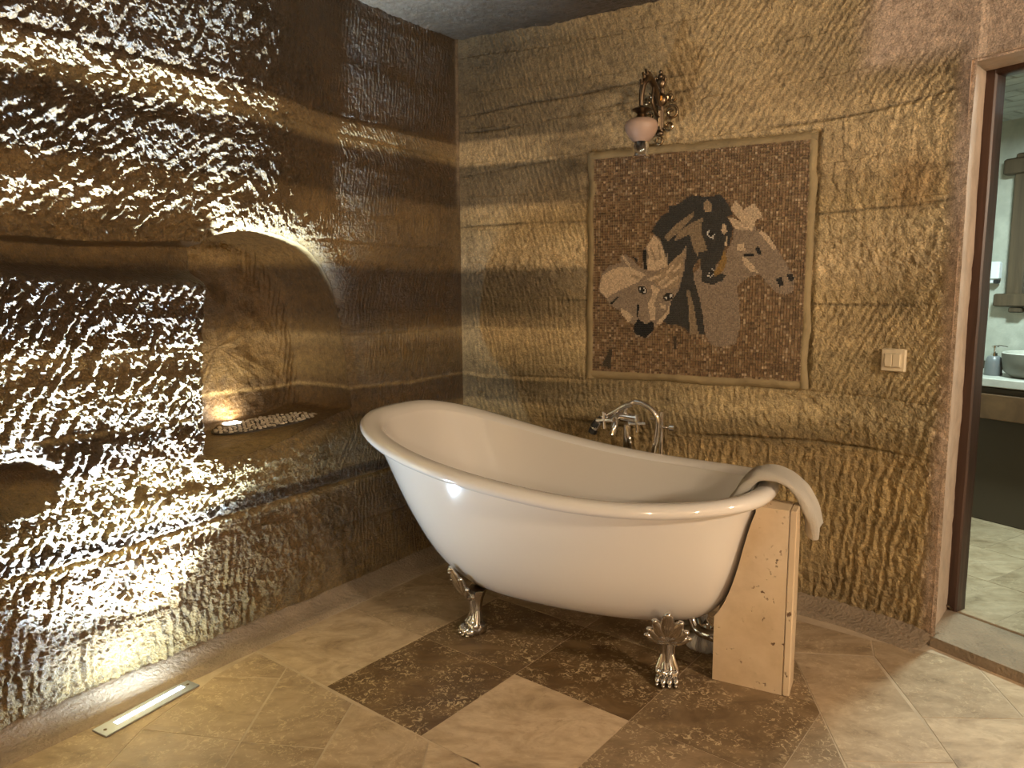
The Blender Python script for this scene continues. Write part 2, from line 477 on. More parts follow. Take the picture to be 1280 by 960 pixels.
def left_disp(u, v, dn=None):
    lit = sst(.75, 1.35, u)                               # deeper tooling away from the corner
    D = .05 * (fbm(u * 1.1, v * 1.1, 3, 3) - .5)
    D = D + .15 * lit * np.clip((v - .15) / 2.4, 0, 1.1)             # inward lean added so the floor strip lights the upper wall
    rc = v / .21 + .9 * (fbm(u * .9, v * .5, 21, 3) - .5)
    k = np.floor(rc); fr = rc - k
    th = np.interp(v, [0, .45, .7, 1.0, 1.4, 1.55, 1.9, 2.05, 2.6], [.05, .12, .55, .70, .75, 1.0, .95, .62, .55])
    th = th * (.25 + .75 * lit) + (hash1(k, 3) - .5) * .22
    pit = .032 - .013 * (1 - lit)
    s, pi_ = chisel(u, v, th, pit, 31, .7, 2.4, .5)
    amp = (.0035 + .0085 * lit) * np.clip(2.4 * fbm(u * 15, v * 10, 41, 3) - .25, .1, 1.7)
    D = D + amp * s
    D = D + (.003 + .005 * lit) * (fr - .5) * (1 - sst(.9, 1, fr))
    brk = fbm(u * 24, v * 24, 51, 3) - .5
    D = D + (.005 + .020 * lit) * brk * np.abs(brk) * 2.2 + (.003 + .007 * lit) * (fbm(u * 48, v * 48, 61, 2) - .5) + (.002 + .006 * lit) * (.5 - np.abs(2 * vnoise(u * 75, v * 75, 63) - 1)) + (.001 + .0045 * lit) * (vnoise(u * 130, v * 130, 65) - .5)
    # level groove running left from the top of the niche, with a soft lower lip
    gz = 1.455 + .02 * (fbm(u * 3, v * 0, 71, 3) - .5) + .03 * sst(1.9, 2.6, u)
    hw = .05 - .012 * sst(1.55, 2.0, u)
    g = sst(gz - hw - .05, gz - hw + .012, v) * (1 - sst(gz + hw - .012, gz + hw + .004, v)) * sst(1.40, 1.47, u)
    D = D - .035 * sst(gz - .01, gz + .05, v) * (1 - sst(1.9, 2.3, v)) * sst(1.38, 1.46, u)
    D = D * (1 - .75 * g) - .06 * g
    # hollow at the left
    hd = np.exp(-(((u - 2.12) / .10) ** 2 + ((v - .775) / .075) ** 2) ** 2)
    D = D * (1 - .7 * hd) - .07 * hd
    # hollowed sill under the niche, shelf of harder rock, dark crumbly seam
    D = D + .03 * np.exp(-((v - .70) / .10) ** 2) * (1 - sst(1.35, 1.55, u)) * sst(.4, .8, u)
    for z0, dp in ((.51, .012), (.90, .005), (1.145, .005), (1.55, .004), (1.99, .006), (2.07, .01), (.30, .004)):
        D = D - dp * crack(v, z0, u, int(z0 * 100), .007)
    D = D * sst(-.01, .06, v + .02) + 0
    if dn is not None:                                     # rounded arris of the niche
        D = D - .035 * np.exp(-dn / .022) * (1 - sst(1.40, 1.50, u))
    # fade into the corner
    return D * sst(-.02, .12, u)
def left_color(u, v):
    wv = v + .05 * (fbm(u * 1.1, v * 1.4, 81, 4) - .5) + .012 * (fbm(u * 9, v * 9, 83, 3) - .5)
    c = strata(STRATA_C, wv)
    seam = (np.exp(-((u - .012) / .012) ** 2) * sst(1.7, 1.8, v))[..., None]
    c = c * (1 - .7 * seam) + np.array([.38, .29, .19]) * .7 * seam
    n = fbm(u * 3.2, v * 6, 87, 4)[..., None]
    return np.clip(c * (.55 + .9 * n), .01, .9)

def axis(fine0, fine1, step, far1=None, far_step=.05):
    a = np.arange(fine0, fine1 + step / 2, step)
    if far1: a = np.concatenate([a, np.linspace(a[-1], far1, max(2, int((far1 - a[-1]) / far_step)))[1:]])
    return a
def build_left_wall():
    us = axis(-.03, 2.45, .0042, 5.25, .04)
    vs = axis(-.03, 2.66, .0042)
    U, V = np.meshgrid(us, vs, indexing='ij')
    near = (U > .55) & (U < 1.75) & (V > .55) & (V < 1.75)
    dn = np.full(U.shape, 9.0); qx = U.copy(); qy = V.copy()
    d_, a_, b_ = poly_dist(U[near], V[near], NOUT[::2])
    dn[near] = d_; qx[near] = a_; qy[near] = b_
    ins = np.zeros(U.shape, bool); ins[near] = poly_inside(U[near], V[near], NOUT[::2])
    snap = dn < .0029
    U2 = np.where(snap, qx, U); V2 = np.where(snap, qy, V)
    D = left_disp(U2, V2, np.where(ins & ~snap, 0, dn))
    D = D + np.where(snap, 0, .0042 * (np.random.RandomState(9).rand(*U.shape) - .5) * (.35 + .65 * sst(.7, 1.3, U)))
    X = CN + U2[..., None] * DL + D[..., None] * NL
    X[..., 2] = V2
    cut = ins & ~snap
    kq = ~(cut[:-1, :-1] | cut[1:, :-1] | cut[1:, 1:] | cut[:-1, 1:])
    # quads with all four corners snapped lie inside the opening or on its rim
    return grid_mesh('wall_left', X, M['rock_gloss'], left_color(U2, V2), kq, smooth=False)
wall_left = tag(build_left_wall(), 'carved brown tuff wall with chisel marks and an arched niche', kind='structure')

NFLOOR = .757                                           # at u = 1.13
def nfl(u): return NFLOOR - .07 * (u - 1.13)
NDEPTH = .44
def build_niche():
    n = 320; m = 110
    seg = np.linspace(0, len(NOUT), n, endpoint=False)
    i0 = seg.astype(int) % len(NOUT); f = (seg % 1)[:, None]
    out = NOUT[i0] * (1 - f) + NOUT[(i0 + 1) % len(NOUT)] * f
    cc = np.array([1.13, 1.10])
    dn0 = np.zeros(n)
    Dr = left_disp(out[:, 0], out[:, 1], dn0)
    rings = []; UV = []
    q = np.linspace(0, 1, m)
    for k in range(m):
        t = q[k]
        # out along the sides first, then round to the back
        a = min(1, t / .55); b = max(0, (t - .40) / .60)
        dep = NDEPTH * (math.sin(a * math.pi / 2 * .80) / math.sin(math.pi / 2 * .80) * .86 + .14 * b)
        scl = (1.0 + .05 * math.sin(a * math.pi)) * math.sqrt(max(0, 1 - b ** 2.6))
        uv = cc + (out - cc) * scl
        nf_ = nfl(uv[:, 0])
        bf = sst(0, .10, t)
        uv[:, 1] = np.where(out[:, 1] < NFLOOR + .12, np.maximum(uv[:, 1], out[:, 1] * (1 - bf) + nf_ * bf), uv[:, 1])
        w_ = Dr * (1 - sst(0, .06, dep)) - dep
        s, _ = chisel(uv[:, 0] + dep * .8, uv[:, 1], np.full(n, .15), .026, 91, .6, 3.0, .3); s = s * (1 - sst(.45, .8, b))
        ns = (.013 * s + .03 * (fbm(uv[:, 0] * 9 + dep * 7, uv[:, 1] * 9, 93, 4) - .5) + .01 * (fbm(uv[:, 0] * 40 + dep * 30, uv[:, 1] * 40, 94, 2) - .5)) * sst(0, .04, dep) * sst(.0, .05, uv[:, 1] - nf_)
        w_ = w_ + ns
        P = CN + uv[:, :1] * DL + w_[:, None] * NL
        P[:, 2] = uv[:, 1]
        rings.append(P); UV.append(np.stack([uv[:, 0], uv[:, 1]], -1))
    X = np.array(rings); UV = np.array(UV)
    X = np.concatenate([X, X[:, :1]], 1); UV = np.concatenate([UV, UV[:, :1]], 1)
    wv = UV[..., 1] + .05 * (fbm(UV[..., 0] * 1.1, UV[..., 1] * 1.4, 81, 4) - .5)
    C = left_color(UV[..., 0], UV[..., 1])
    return grid_mesh('niche', X, M['rock'], C, parent=wall_left, flip=True)
build_niche()

# ---- mosaic wall and doorway wall, one curved surface
Q0 = CN + EB * 1.62
_k = .288
QC = Q0 + EB * _k
def back_path(s):
    """s: arc length from the corner -> xy position and room-facing normal"""
    s = np.asarray(s, float)
    L2 = .60
    P = np.zeros(s.shape + (3,)); N = np.zeros(s.shape + (3,))
    a = s <= 1.62
    P[a] = CN + s[a][..., None] * EB; N[a] = NB
    b = (s > 1.62) & (s <= 1.62 + L2)
    t = ((s[b] - 1.62) / L2)[..., None]
    P[b] = Q0 * (1 - t) ** 2 + 2 * QC * t * (1 - t) + DA * t * t
    T = 2 * (QC - Q0) * (1 - t) + 2 * (DA - QC) * t
    T = T / np.linalg.norm(T, axis=-1, keepdims=True)
    N[b] = np.stack([T[..., 1], -T[..., 0], T[..., 2] * 0], -1)
    c = s > 1.62 + L2
    P[c] = DA + (s[c] - 1.62 - L2)[..., None] * ED; N[c] = ND
    return P, N
SA = 2.22                                                # path position of the doorway edge
DW, DTOP = .95, 2.10
# mosaic panel on this wall (path position, height)
MS0, MS1, MZ0, MZ1 = .735, 1.662, .953, 1.923
def back_disp(u, v):
    D = .035 * (fbm(u * 1.2 + 9, v * 1.2, 103, 3) - .5)
    rc = v / .165 + .6 * (fbm(u * .7, v * .4, 121, 3) - .5)
    k = np.floor(rc); fr = rc - k
    th = np.interp(u, [0, .8, 1.5, 1.8, 2.2], [.22, .25, .15, -.12, -.25]) + (hash1(k, 9) - .5) * .35
    th = np.where((v > 1.98) & (u > 1.2), -.6, th)
    th = np.where(v < .68, np.interp(u, [0, 1.2, 2.2], [.1, .02, -.16]), th)
    th = np.where((v > .9) & (v < 1.28) & (u > 1.6), -.45, th)
    pit = np.where(v < .68, .034, .027)
    s0_, _ = chisel(u, v, th, pit, 131, .55, 4.0, .3)
    s1_, _ = chisel(u, v, th, pit, 133, .7, 7.0, .2)
    s = np.where(v < .68, s1_, s0_)
    amp = np.where(v < .68, .0115, .0062) * (.25 + 1.3 * fbm(u * 8, v * 6, 141, 3))
    amp = amp * (.55 + .45 * sst(.2, 1.4, u)) * (1 - .6 * sst(1.3, 1.36, v) * (1 - sst(1.5, 1.56, v)))
    pl = plaster_mask(u, v)
    D = D + amp * s * (1 - pl) + .0035 * (fr - .5) * (1 - pl)
    brk = fbm(u * 26, v * 26, 151, 3) - .5
    rug = 1 + 1.4 * sst(1.36, 1.42, v) * (1 - sst(1.52, 1.6, v)) + 1.2 * sst(.74, .77, v) * (1 - sst(.83, .86, v))
    D = D + .010 * brk * np.abs(brk) * 2.2 * rug * (1 - .6 * pl) + .004 * (fbm(u * 60, v * 60, 161, 2) - .5) * rug * (1 - .7 * pl)
    for z0, dp in ((.70, .016), (.905, .006), (1.28, .005), (1.645, .007), (1.78, .005), (1.965, .008), (2.16, .008), (2.24, .006), (.40, .004)):
        D = D - dp * crack(v, z0 + .05 * (u - 1) * (z0 > 1.9), u, int(z0 * 100) + 40, .006) * (1 - pl) * (.15 + .85 * sst(.35, .6, fbm(u * 2.2, u * 0 + z0 * 9, 191, 3)))
    # chips by the doorway
    D = D + .02 * pl * sst(SA - .10, SA, u) * (1 - sst(SA, SA + .02, u)) * .3
    # bed cut flat for the mosaic
    inm = sst(MS0 - .05, MS0 - .02, u) * (1 - sst(MS1 + .02, MS1 + .05, u)) * sst(MZ0 - .05, MZ0 - .02, v) * (1 - sst(MZ1 + .02, MZ1 + .05, v))
    D = D * (1 - inm) + (-.02) * inm
    D = D * sst(-.03, .05, v + .02)
    return D * sst(-.02, .12, u)
def plaster_mask(u, v):
    n = .16 * (fbm(u * 5, v * 5, 171, 4) - .5)
    top = sst(1.78, 1.92, u + n) * sst(2.12, 2.2, v + n * .6)
    edge = sst(SA - .075, SA - .02, u + n * .3)
    return np.clip(np.maximum(top, edge), 0, 1)
def back_color(u, v):
    wv = v + .05 * (fbm(u * 1.1 + 4, v * 1.4, 181, 4) - .5) + .01 * (fbm(u * 9, v * 9, 183, 3) - .5) - .03 * np.clip(u - 1, 0, 1)
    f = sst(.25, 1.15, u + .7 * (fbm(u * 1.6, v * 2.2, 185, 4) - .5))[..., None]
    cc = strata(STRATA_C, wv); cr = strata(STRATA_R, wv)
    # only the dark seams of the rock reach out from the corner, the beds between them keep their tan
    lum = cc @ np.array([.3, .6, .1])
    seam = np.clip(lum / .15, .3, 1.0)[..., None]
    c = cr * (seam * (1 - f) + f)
    n = fbm(u * 3.0, v * 7, 187, 4)[..., None]
    c = c * (.6 + .8 * n)
    for z0 in (.70, 1.28, 1.645, 1.965, 2.16, 2.24):
        k = crack(v, z0 + .05 * (u - 1) * (z0 > 1.9), u, int(z0 * 100) + 40, .005)[..., None] * sst(.35, .6, fbm(u * 2.2, u * 0 + z0 * 9, 191, 3))[..., None]
        c = c * (1 - .55 * k)
    pl = plaster_mask(u, v)[..., None]
    c = c * (1 - pl) + np.array([.57, .43, .32]) * pl
    och = np.exp(-(((u - 2.05) / .09) ** 2 + ((v - 1.72) / .1) ** 2) ** 2)[..., None] * .6
    c = c * (1 - och) + np.array([.36, .22, .09]) * och
    return np.clip(c, .01, .9)
def build_back_wall():
    us = np.concatenate([np.arange(-.03, 2.20, .005), np.linspace(2.20, SA, 6), np.arange(SA + .01, SA + .5, .012), np.linspace(SA + .5, SA + DW, 20), np.linspace(SA + DW + .04, 6.6, 70)])
    vs = np.concatenate([np.arange(-.03, 2.08, .005), np.linspace(2.08, DTOP, 5), np.arange(DTOP + .006, 2.67, .0058)])
    U, V = np.meshgrid(us, vs, indexing='ij')
    D = back_disp(U, V) + .0022 * (np.random.RandomState(8).rand(*U.shape) - .5) * (1 - .7 * plaster_mask(U, V))
    P, N = back_path(U)
    X = P + D[..., None] * N
    X[..., 2] = V
    uc = (U[:-1, :-1] + U[1:, 1:]) / 2; vc = (V[:-1, :-1] + V[1:, 1:]) / 2
    keep = ~((uc > SA) & (uc < SA + DW) & (vc < DTOP))
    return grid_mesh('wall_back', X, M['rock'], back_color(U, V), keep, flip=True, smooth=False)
wall_back = tag(build_back_wall(), 'carved tan tuff wall with tool marks around the mosaic and doorway', kind='structure')

def simple_wall(name, a, b, z0, z1, matr, seed, label):
    a, b = np.array([*a, 0.]), np.array([*b, 0.])
    L = np.linalg.norm(b - a); e = (b - a) / L; n = np.array([-e[1], e[0], 0])
    us = np.linspace(0, L, int(L / .05)); vs = np.linspace(z0, z1, 54)
    U, V = np.meshgrid(us, vs, indexing='ij')
    D = .05 * (fbm(U * 1.3, V * 1.3, seed, 3) - .5) + .012 * chisel(U, V, np.full(U.shape, .3), .12, seed)[0]
    X = a + U[..., None] * e + D[..., None] * n; X[..., 2] = V
    C = strata(STRATA_R, V + .1 * (fbm(U, V, seed + 2, 3) - .5)) * (.7 + .6 * fbm(U * 3, V * 5, seed + 5, 3))[..., None]
    return tag(grid_mesh(name, X, matr, C), label, kind='structure')
PL = CN + DL * 5.2; PR = DA + ED * 4.2
simple_wall('wall_front', (-2.3, -2.9), (3.1, -2.9), -.03, 2.66, M['rock'], 201, 'carved rock wall at the far end of the room')
simple_wall('wall_front_left', (PL[0] - .05, PL[1] + .1), (-2.3, -2.9), -.03, 2.66, M['rock'], 211, 'carved rock wall turning behind the left wall')
simple_wall('wall_front_right', (3.1, -2.9), (PR[0] + .05, PR[1] + .1), -.03, 2.66, M['rock'], 221, 'carved rock wall turning behind the doorway wall')
def build_ceiling():
    us = np.concatenate([np.linspace(-3.7, -1.9, 40), np.arange(-1.88, 1.9, .013), np.linspace(1.92, 4.1, 40)])
    vs = np.concatenate([np.linspace(-3.1, 1.9, 90), np.arange(1.92, 4.15, .013)])
    U, V = np.meshgrid(us, vs, indexing='ij')
    D = .07 * (fbm(U * 1.0, V * 1.0, 301, 3) - .5)
    ca, sa = .877, -.48
    s, _ = chisel(U * ca + V * sa, -U * sa + V * ca, np.full(U.shape, 1.4), .03, 305)
    D = D + .007 * s * (.3 + 1.1 * fbm(U * 8, V * 8, 307, 3)) + .012 * (fbm(U * 22, V * 22, 309, 3) - .5)
    X = np.stack([U, V, CEIL + D], -1)
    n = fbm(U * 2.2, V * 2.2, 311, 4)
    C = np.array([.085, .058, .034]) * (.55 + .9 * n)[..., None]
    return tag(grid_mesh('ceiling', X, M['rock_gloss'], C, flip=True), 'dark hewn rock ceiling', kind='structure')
build_ceiling()

# ------------------------------------------------------------------ floor and its tiles
mb = MB()
mb.prism([(-3.6, -3.1), (4.0, -3.1), (4.0, 0.2), (1.60, 2.66), (1.25, 3.06), (-.22, 3.93), (-.42, 3.93), (-3.6, -.6)], -.10, -.0012)
floor = tag(mb.build('floor', M['grout'], smooth=False), 'travertine tiled floor with pale joints', kind='structure')
TS = .3387 * CH; TANG = -.673; TO = np.array([-.474, 1.7555]) * CH
T1 = np.array([math.cos(TANG), math.sin(TANG)]); T2 = np.array([-T1[1], T1[0]])
def lat(a, b): return TO + TS * (a * T1 + b * T2)
def shrink(poly, g=.0016):
    P = [np.array(p, float) for p in poly]; n = len(P)
    A = sum(P[i][0] * P[(i + 1) % n][1] - P[(i + 1) % n][0] * P[i][1] for i in range(n))
    if A < 0: P = P[::-1]
    out = []
    for i in range(n):
        a, b, c = P[i - 1], P[i], P[(i + 1) % n]
        e0 = (b - a) / (np.linalg.norm(b - a) + 1e-9); e1 = (c - b) / (np.linalg.norm(c - b) + 1e-9)
        n0 = np.array([-e0[1], e0[0]]); n1 = np.array([-e1[1], e1[0]])
        k = 1 + n0 @ n1
        out.append(b + (n0 + n1) * g / max(k, .3))
    return out
def clip_half(poly, p0, nrm):
    out = []
    n = len(poly)
    for i in range(n):
        a, b = np.array(poly[i], float), np.array(poly[(i + 1) % n], float)
        da, db = (a - p0) @ nrm, (b - p0) @ nrm
        if da >= 0: out.append(a)
        if da * db < 0: out.append(a + (b - a) * (da / (da - db)))
    return out
def tile(poly, tone, parent=floor, z=0.0, th=.012, matr='tile', rot=0.0):
    if len(poly) < 3: return
    poly = shrink(poly)
    c = sum(poly) / len(poly)
    A = abs(sum(poly[i][0] * poly[(i + 1) % len(poly)][1] - poly[(i + 1) % len(poly)][0] * poly[i][1] for i in range(len(poly)))) / 2
    if A < .002: return
    m_ = MB(); m_.prism([tuple(p - c) for p in poly], -th, 0)
    o = m_.build('tile', M[matr], parent, smooth=False)
    o.location = (c[0], c[1], z); o['tone'] = float(tone)
    return o
px2 = lambda pts: [on_z(*p)[:2] for p in pts]
# border between the main field and the strip by the doorway
B0, B1 = on_z(990, 815)[:2], on_z(1057, 960)[:2]
be = unit(B1 - B0); bn = np.array([be[1], -be[0]])
if bn @ (lat(0, 0) - B0) < 0: bn = -bn
# tiled edge along the left wall and the mosaic wall
LE0, LE1 = on_z(320, 814)[:2], on_z(440, 759)[:2]
le = unit(LE1 - LE0); ln = np.array([le[1], -le[0]])
if ln @ (lat(1, 1) - LE0) < 0: ln = -ln
KE0 = (CN + NB * .12)[:2]; kn = NB[:2]
TONES = {(0, 0): 1.0, (0, 1): .92, (1, 1): 1.0, (2, 1): .85, (2, 0): .72, (1, 0): .04, (-1, 0): .12, (-1, 1): .42, (1, 2): .7, (0, 2): .55,
         (3, 1): .66, (2, 2): .7, (3, 0): .55, (-1, 2): .4, (0, 3): .5}
rnd = random.Random(3)
for a in range(-3, 5):
    for b in range(0, 5):
        P = [lat(a, b), lat(a + 1, b), lat(a + 1, b + 1), lat(a, b + 1)]
        P = clip_half(P, B0, bn)
        if len(P) > 2: P = clip_half(P, LE0, ln)
        if len(P) > 2: P = clip_half(P, KE0, kn)
        if a >= 2 and b == 0 and len(P) > 2: pass
        if len(P) > 2: tile(P, TONES.get((a, b), .3))
LEFTPX = [([(359, 834), (440, 879), (406, 935), (302, 927)], .45), ([(268, 846), (349, 848), (300, 926), (178, 912), (250, 860)], .42),
          ([(268, 845), (320, 815), (358, 834), (350, 847)], .4), ([(178, 912), (300, 927), (262, 990), (105, 990)], .45),
          ([(301, 927), (406, 936), (375, 990), (263, 990)], .5), ([(441, 879), (525, 920), (536, 927), (520, 990), (376, 990)], .25),
          ([(178, 911), (104, 990), (-60, 1000), (-10, 962), (110, 910), (160, 886), (250, 859)], .35),
          ([(536, 927), (600, 955), (590, 990), (521, 990)], .1)]
RIGHTPX = [([(990, 816), (1090, 821), (1193, 954), (1055, 952)], .22), ([(967, 765), (992, 774), (1088, 800), (1092, 820), (990, 815)], .35),
           ([(1089, 800), (1165, 816), (1219, 832), (1279, 899), (1153, 897), (1093, 820)], .32), ([(1154, 898), (1279, 900), (1350, 975), (1208, 975)], .06),
           ([(1220, 831), (1290, 855), (1420, 912), (1281, 899)], .08), ([(1056, 953), (1193, 955), (1225, 1000), (1080, 1000)], .2)]
# row in front of the main field comes from the photograph, the rest follows the same lattice
for pts, tn in LEFTPX + RIGHTPX: tile(px2(pts), tn)
for a in range(-8, 9):
    for b in range(-10, 0):
        P = [lat(a, b), lat(a + 1, b), lat(a + 1, b + 1), lat(a, b + 1)]
        fy = on_z(640, 990)[1]
        P = clip_half(P, np.array([0, fy]), np.array([0, -1.]))
        if len(P) > 2: P = clip_half(P, (CN + NL * .13)[:2], NL[:2])
        if len(P) > 2: P = clip_half(P, (DA + ND * .06)[:2], ND[:2])
        if len(P) > 2 and sum(P)[1] / len(P) > -2.8: tile(P, rnd.choice([.1, .2, .3, .8]))

# cement skirting where the carved walls meet the tiles
def skirting(name, pts, nrms, wd, label):
    m_ = MB(); prof = [(-.04, .05), (.006, .044), (.025, .030), (.055, .018), (.09, .010), (wd - .008, .006), (wd, -.006)]
    rings = []
    for i, (p, n) in enumerate(zip(pts, nrms)):
        j = .010 * (float(fbm(np.array(i * .35), np.array(.5), 401, 3)) - .5)
        rings.append([(p[0] + n[0] * (o + (j if o > .03 else 0)), p[1] + n[1] * (o + (j if o > .03 else 0)), z + (j if z > .03 else 0)) for o, z in prof])
    m_.loft(rings, closed=False)
    return tag(m_.build(name, M['cement'], angle=60), label, kind='structure')
uu = np.linspace(0, 5.1, 180)
skirting('baseboard_left', [CN + u * DL for u in uu], [NL] * 180, .135, 'smooth cement skirting along the foot of the left wall')
uu = np.linspace(0, SA - .005, 120)
Pp, Nn = back_path(uu)
skirting('baseboard_back', list(Pp), list(Nn), .13, 'smooth cement skirting along the foot of the mosaic wall')

# ------------------------------------------------------------------ doorway
BF = np.array([1.757, 2.869, 0.0])                     # back edge of the left reveal, where the frame stands
BR = BF + ED * (DW - .1)
DR_ = DA + ED * DW
def rough_quad(name, a, b, c, d, matr, nu=24, nv=60, amp=.006, seed=0, parent=None):
    a, b, c, d = [np.array(p, float) for p in (a, b, c, d)]
    u = np.linspace(0, 1, nu); v = np.linspace(0, 1, nv)
    U, V = np.meshgrid(u, v, indexing='ij')
    X = (a * ((1 - U) * (1 - V))[..., None] + b * (U * (1 - V))[..., None] + c * (U * V)[..., None] + d * ((1 - U) * V)[..., None])
    nn = unit(np.cross(b - a, d - a))
    L1, L2 = np.linalg.norm(b - a), np.linalg.norm(d - a)
    e = np.minimum(np.minimum(U, 1 - U), np.minimum(V, 1 - V))
    D = amp * (fbm(U * L1 * 14, V * L2 * 14, seed, 4) - .5) * 2 * sst(0, .05, e)
    return grid_mesh(name, X + D[..., None] * nn, matr, parent=parent)
def up(p, z): return np.array([p[0], p[1], z])
N2 = -ND
rev = empty('trim_1', DA.tolist()); tag(rev, 'pink plastered reveal lining the doorway', kind='structure')
def in_rev(o): o.parent = rev; o.location = (-DA).tolist(); return o
DA2 = DA - ED * .014 + ND * .010
in_rev(rough_quad('plaster_side', up(DA2, 0), up(BF + N2 * .03, 0), up(BF + N2 * .03, DTOP + .03), up(DA2, DTOP + .005), M['plaster'], seed=501))
in_rev(rough_quad('plaster_side', up(BR, 0), up(DR_, 0), up(DR_, DTOP), up(BR, DTOP + .03), M['plaster'], seed=503))
in_rev(rough_quad('plaster_head', up(DA2, DTOP + .006), up(BF, DTOP + .03), up(BR, DTOP + .03), up(DR_ + ND * .01, DTOP + .006), M['plaster'], seed=505))
# raised stone threshold
STEP = .04
mb = MB()
t0 = DA + ND * .02 - ED * .01; t1 = DR_ + ND * .02
mb.prism([tuple(t0[:2]), tuple(t1[:2]), tuple((BR + ED * .05)[:2]), tuple((BF - ED * .0)[:2])], -.03, STEP)
tag(mb.build('trim_2', M['cement'], smooth=False), 'low plastered step of the doorway', kind='structure')
# wooden door frame
ANG_D = math.atan2(ED[1], ED[0])
door = empty('door_1', (BF[0], BF[1], STEP), ANG_D); tag(door, 'dark stained wooden door frame', kind='structure')
def rough_post(cx, cy, w_, d_, z0, z1, seed):
    m_ = MB(); rings = []
    for k in range(30):
        z = z0 + (z1 - z0) * k / 29
        j = .003 * (float(fbm(np.array(z * 4.0), np.array(seed * 1.), seed, 3)) - .5) * 2
        b = .006
        hx, hy = w_ / 2 + j, d_ / 2
        rings.append([(cx + x, cy + y, z) for x, y in ((hx, -hy + b), (hx, hy - b), (hx - b, hy), (-hx + b, hy), (-hx, hy - b), (-hx, -hy + b), (-hx + b, -hy), (hx - b, -hy))])
    m_.loft(rings, True, True); return m_
rough_post(.020, .035, .056, .07, 0, 2.125, 511).build('jamb', M['wood_frame'], door)
rough_post(DW - .13, .035, .062, .07, 0, 2.125, 513).build('jamb', M['wood_frame'], door)
m_ = MB(); m_.bbox(((DW - .1) / 2, .035, 2.125 - .028), (DW - .162, .068, .055), .006); m_.build('header', M['wood_frame'], door)
m_ = MB(); m_.tube(spline([(.005, -.004, .012), (.012, -.016, .022), (.026, -.016, .02), (.033, -.004, .008)], 5), .004, 6); m_.build('bent_nail', M['bronze_dark'], door)

# ------------------------------------------------------------------ washroom behind the doorway (origin at the frame, x along the wall, y away)
N2 = -ND
def wb(a, e, z=0.0): return BF + ED * a + N2 * e + np.array([0, 0, z])
BW, BE0, BE1 = 1.72, -1.05, 1.5                           # back wall distance, left and right ends
BC = 2.27
m_ = MB(); m_.prism([tuple(wb(a, e)[:2]) for a, e in ((BE0, .02), (BE1, .02), (BE1, BW + .05), (BE0, BW + .05))], -.06, STEP - .0012)
bfloor = tag(m_.build('floor_washroom', M['grout'], smooth=False), 'grey travertine floor of the washroom', kind='structure')
bt = [on_z(x, y, STEP)[:2] for x, y in ((1235, 712), (1280, 722))]
for i in range(-4, 5):
    for j in range(-1, 5):
        a0, e0 = i * .46 - .28 + (.23 if j % 2 else 0), j * .42 + .02
        P = [(a0, max(e0, .02)), (a0 + .46, max(e0, .02)), (a0 + .46, e0 + .42), (a0, e0 + .42)]
        P = [(min(max(a, BE0), BE1), min(e, BW)) for a, e in P]
        if P[1][0] - P[0][0] < .03 or P[2][1] - P[1][1] < .03: continue
        tile([wb(a, e)[:2] for a, e in P], [.15, .3, .05, .25][(i * 3 + j) % 4], bfloor, STEP, matr='bath_tile')
def bquad(name, a, b, z0, z1, seed, label):
    o = rough_quad(name, up(wb(*a), z0), up(wb(*b), z0), up(wb(*b), z1), up(wb(*a), z1), M['bath_plaster'], 60, 80, .008, seed)
    return tag(o, label, kind='structure')
bquad('wall_washroom_back', (BE0, BW), (BE1, BW), 0, 2.4, 521, 'pale stone washroom wall behind the mirror')
bquad('wall_washroom_left', (BE0, .0), (BE0, BW), 0, 2.4, 523, 'pale stone washroom side wall')
bquad('wall_washroom_right', (BE1, BW), (BE1, .0), 0, 2.4, 525, 'pale stone washroom side wall opposite')
m_ = MB(); m_.prism([tuple(wb(a, e)[:2]) for a, e in ((BE0 - .05, -.0), (BE1, -.0), (BE1, BW + .05), (BE0 - .05, BW + .05))], BC + .012, BC + .05)
bceil = tag(m_.build('ceiling_washroom', M['bath_plaster'], smooth=False), 'pale block ceiling of the washroom', kind='structure')
m_ = MB(); m_.bbox((0, 0, 0), (.215, .105, .03), .004)
bproto = None
M['block'] = plaster_material('ceiling_block', (.40, .41, .37), .8, .004, 30)
for i in range(-9, 9):
    for j in range(0, 15):
        a, e = i * .225 + (.11 if j % 2 else 0), .07 + j * .115
        if not (BE0 + .1 < a < .75 and e < BW - .05): continue
        if bproto is None: bproto = o = m_.build('block', M['block'], bceil, smooth=False)
        else:
            o = bproto.copy(); col.objects.link(o); o.parent = bceil
        p = wb(a, e, BC); o.location = p.tolist(); o.rotation_euler = (0, 0, ANG_D)
# light of the washroom: its lamp is out of the picture, its cool glow shows through the doorway
ld = bpy.data.lights.new('washroom_lamp_offscreen', 'AREA'); ld.shape = 'DISK'; ld.size = .24; ld.energy = W_BATH; ld.color = (.76, 1.0, .96)
lo = bpy.data.objects.new('washroom_lamp_offscreen', ld); col.objects.link(lo); lo.location = wb(-.05, .75, BC - .08).tolist()

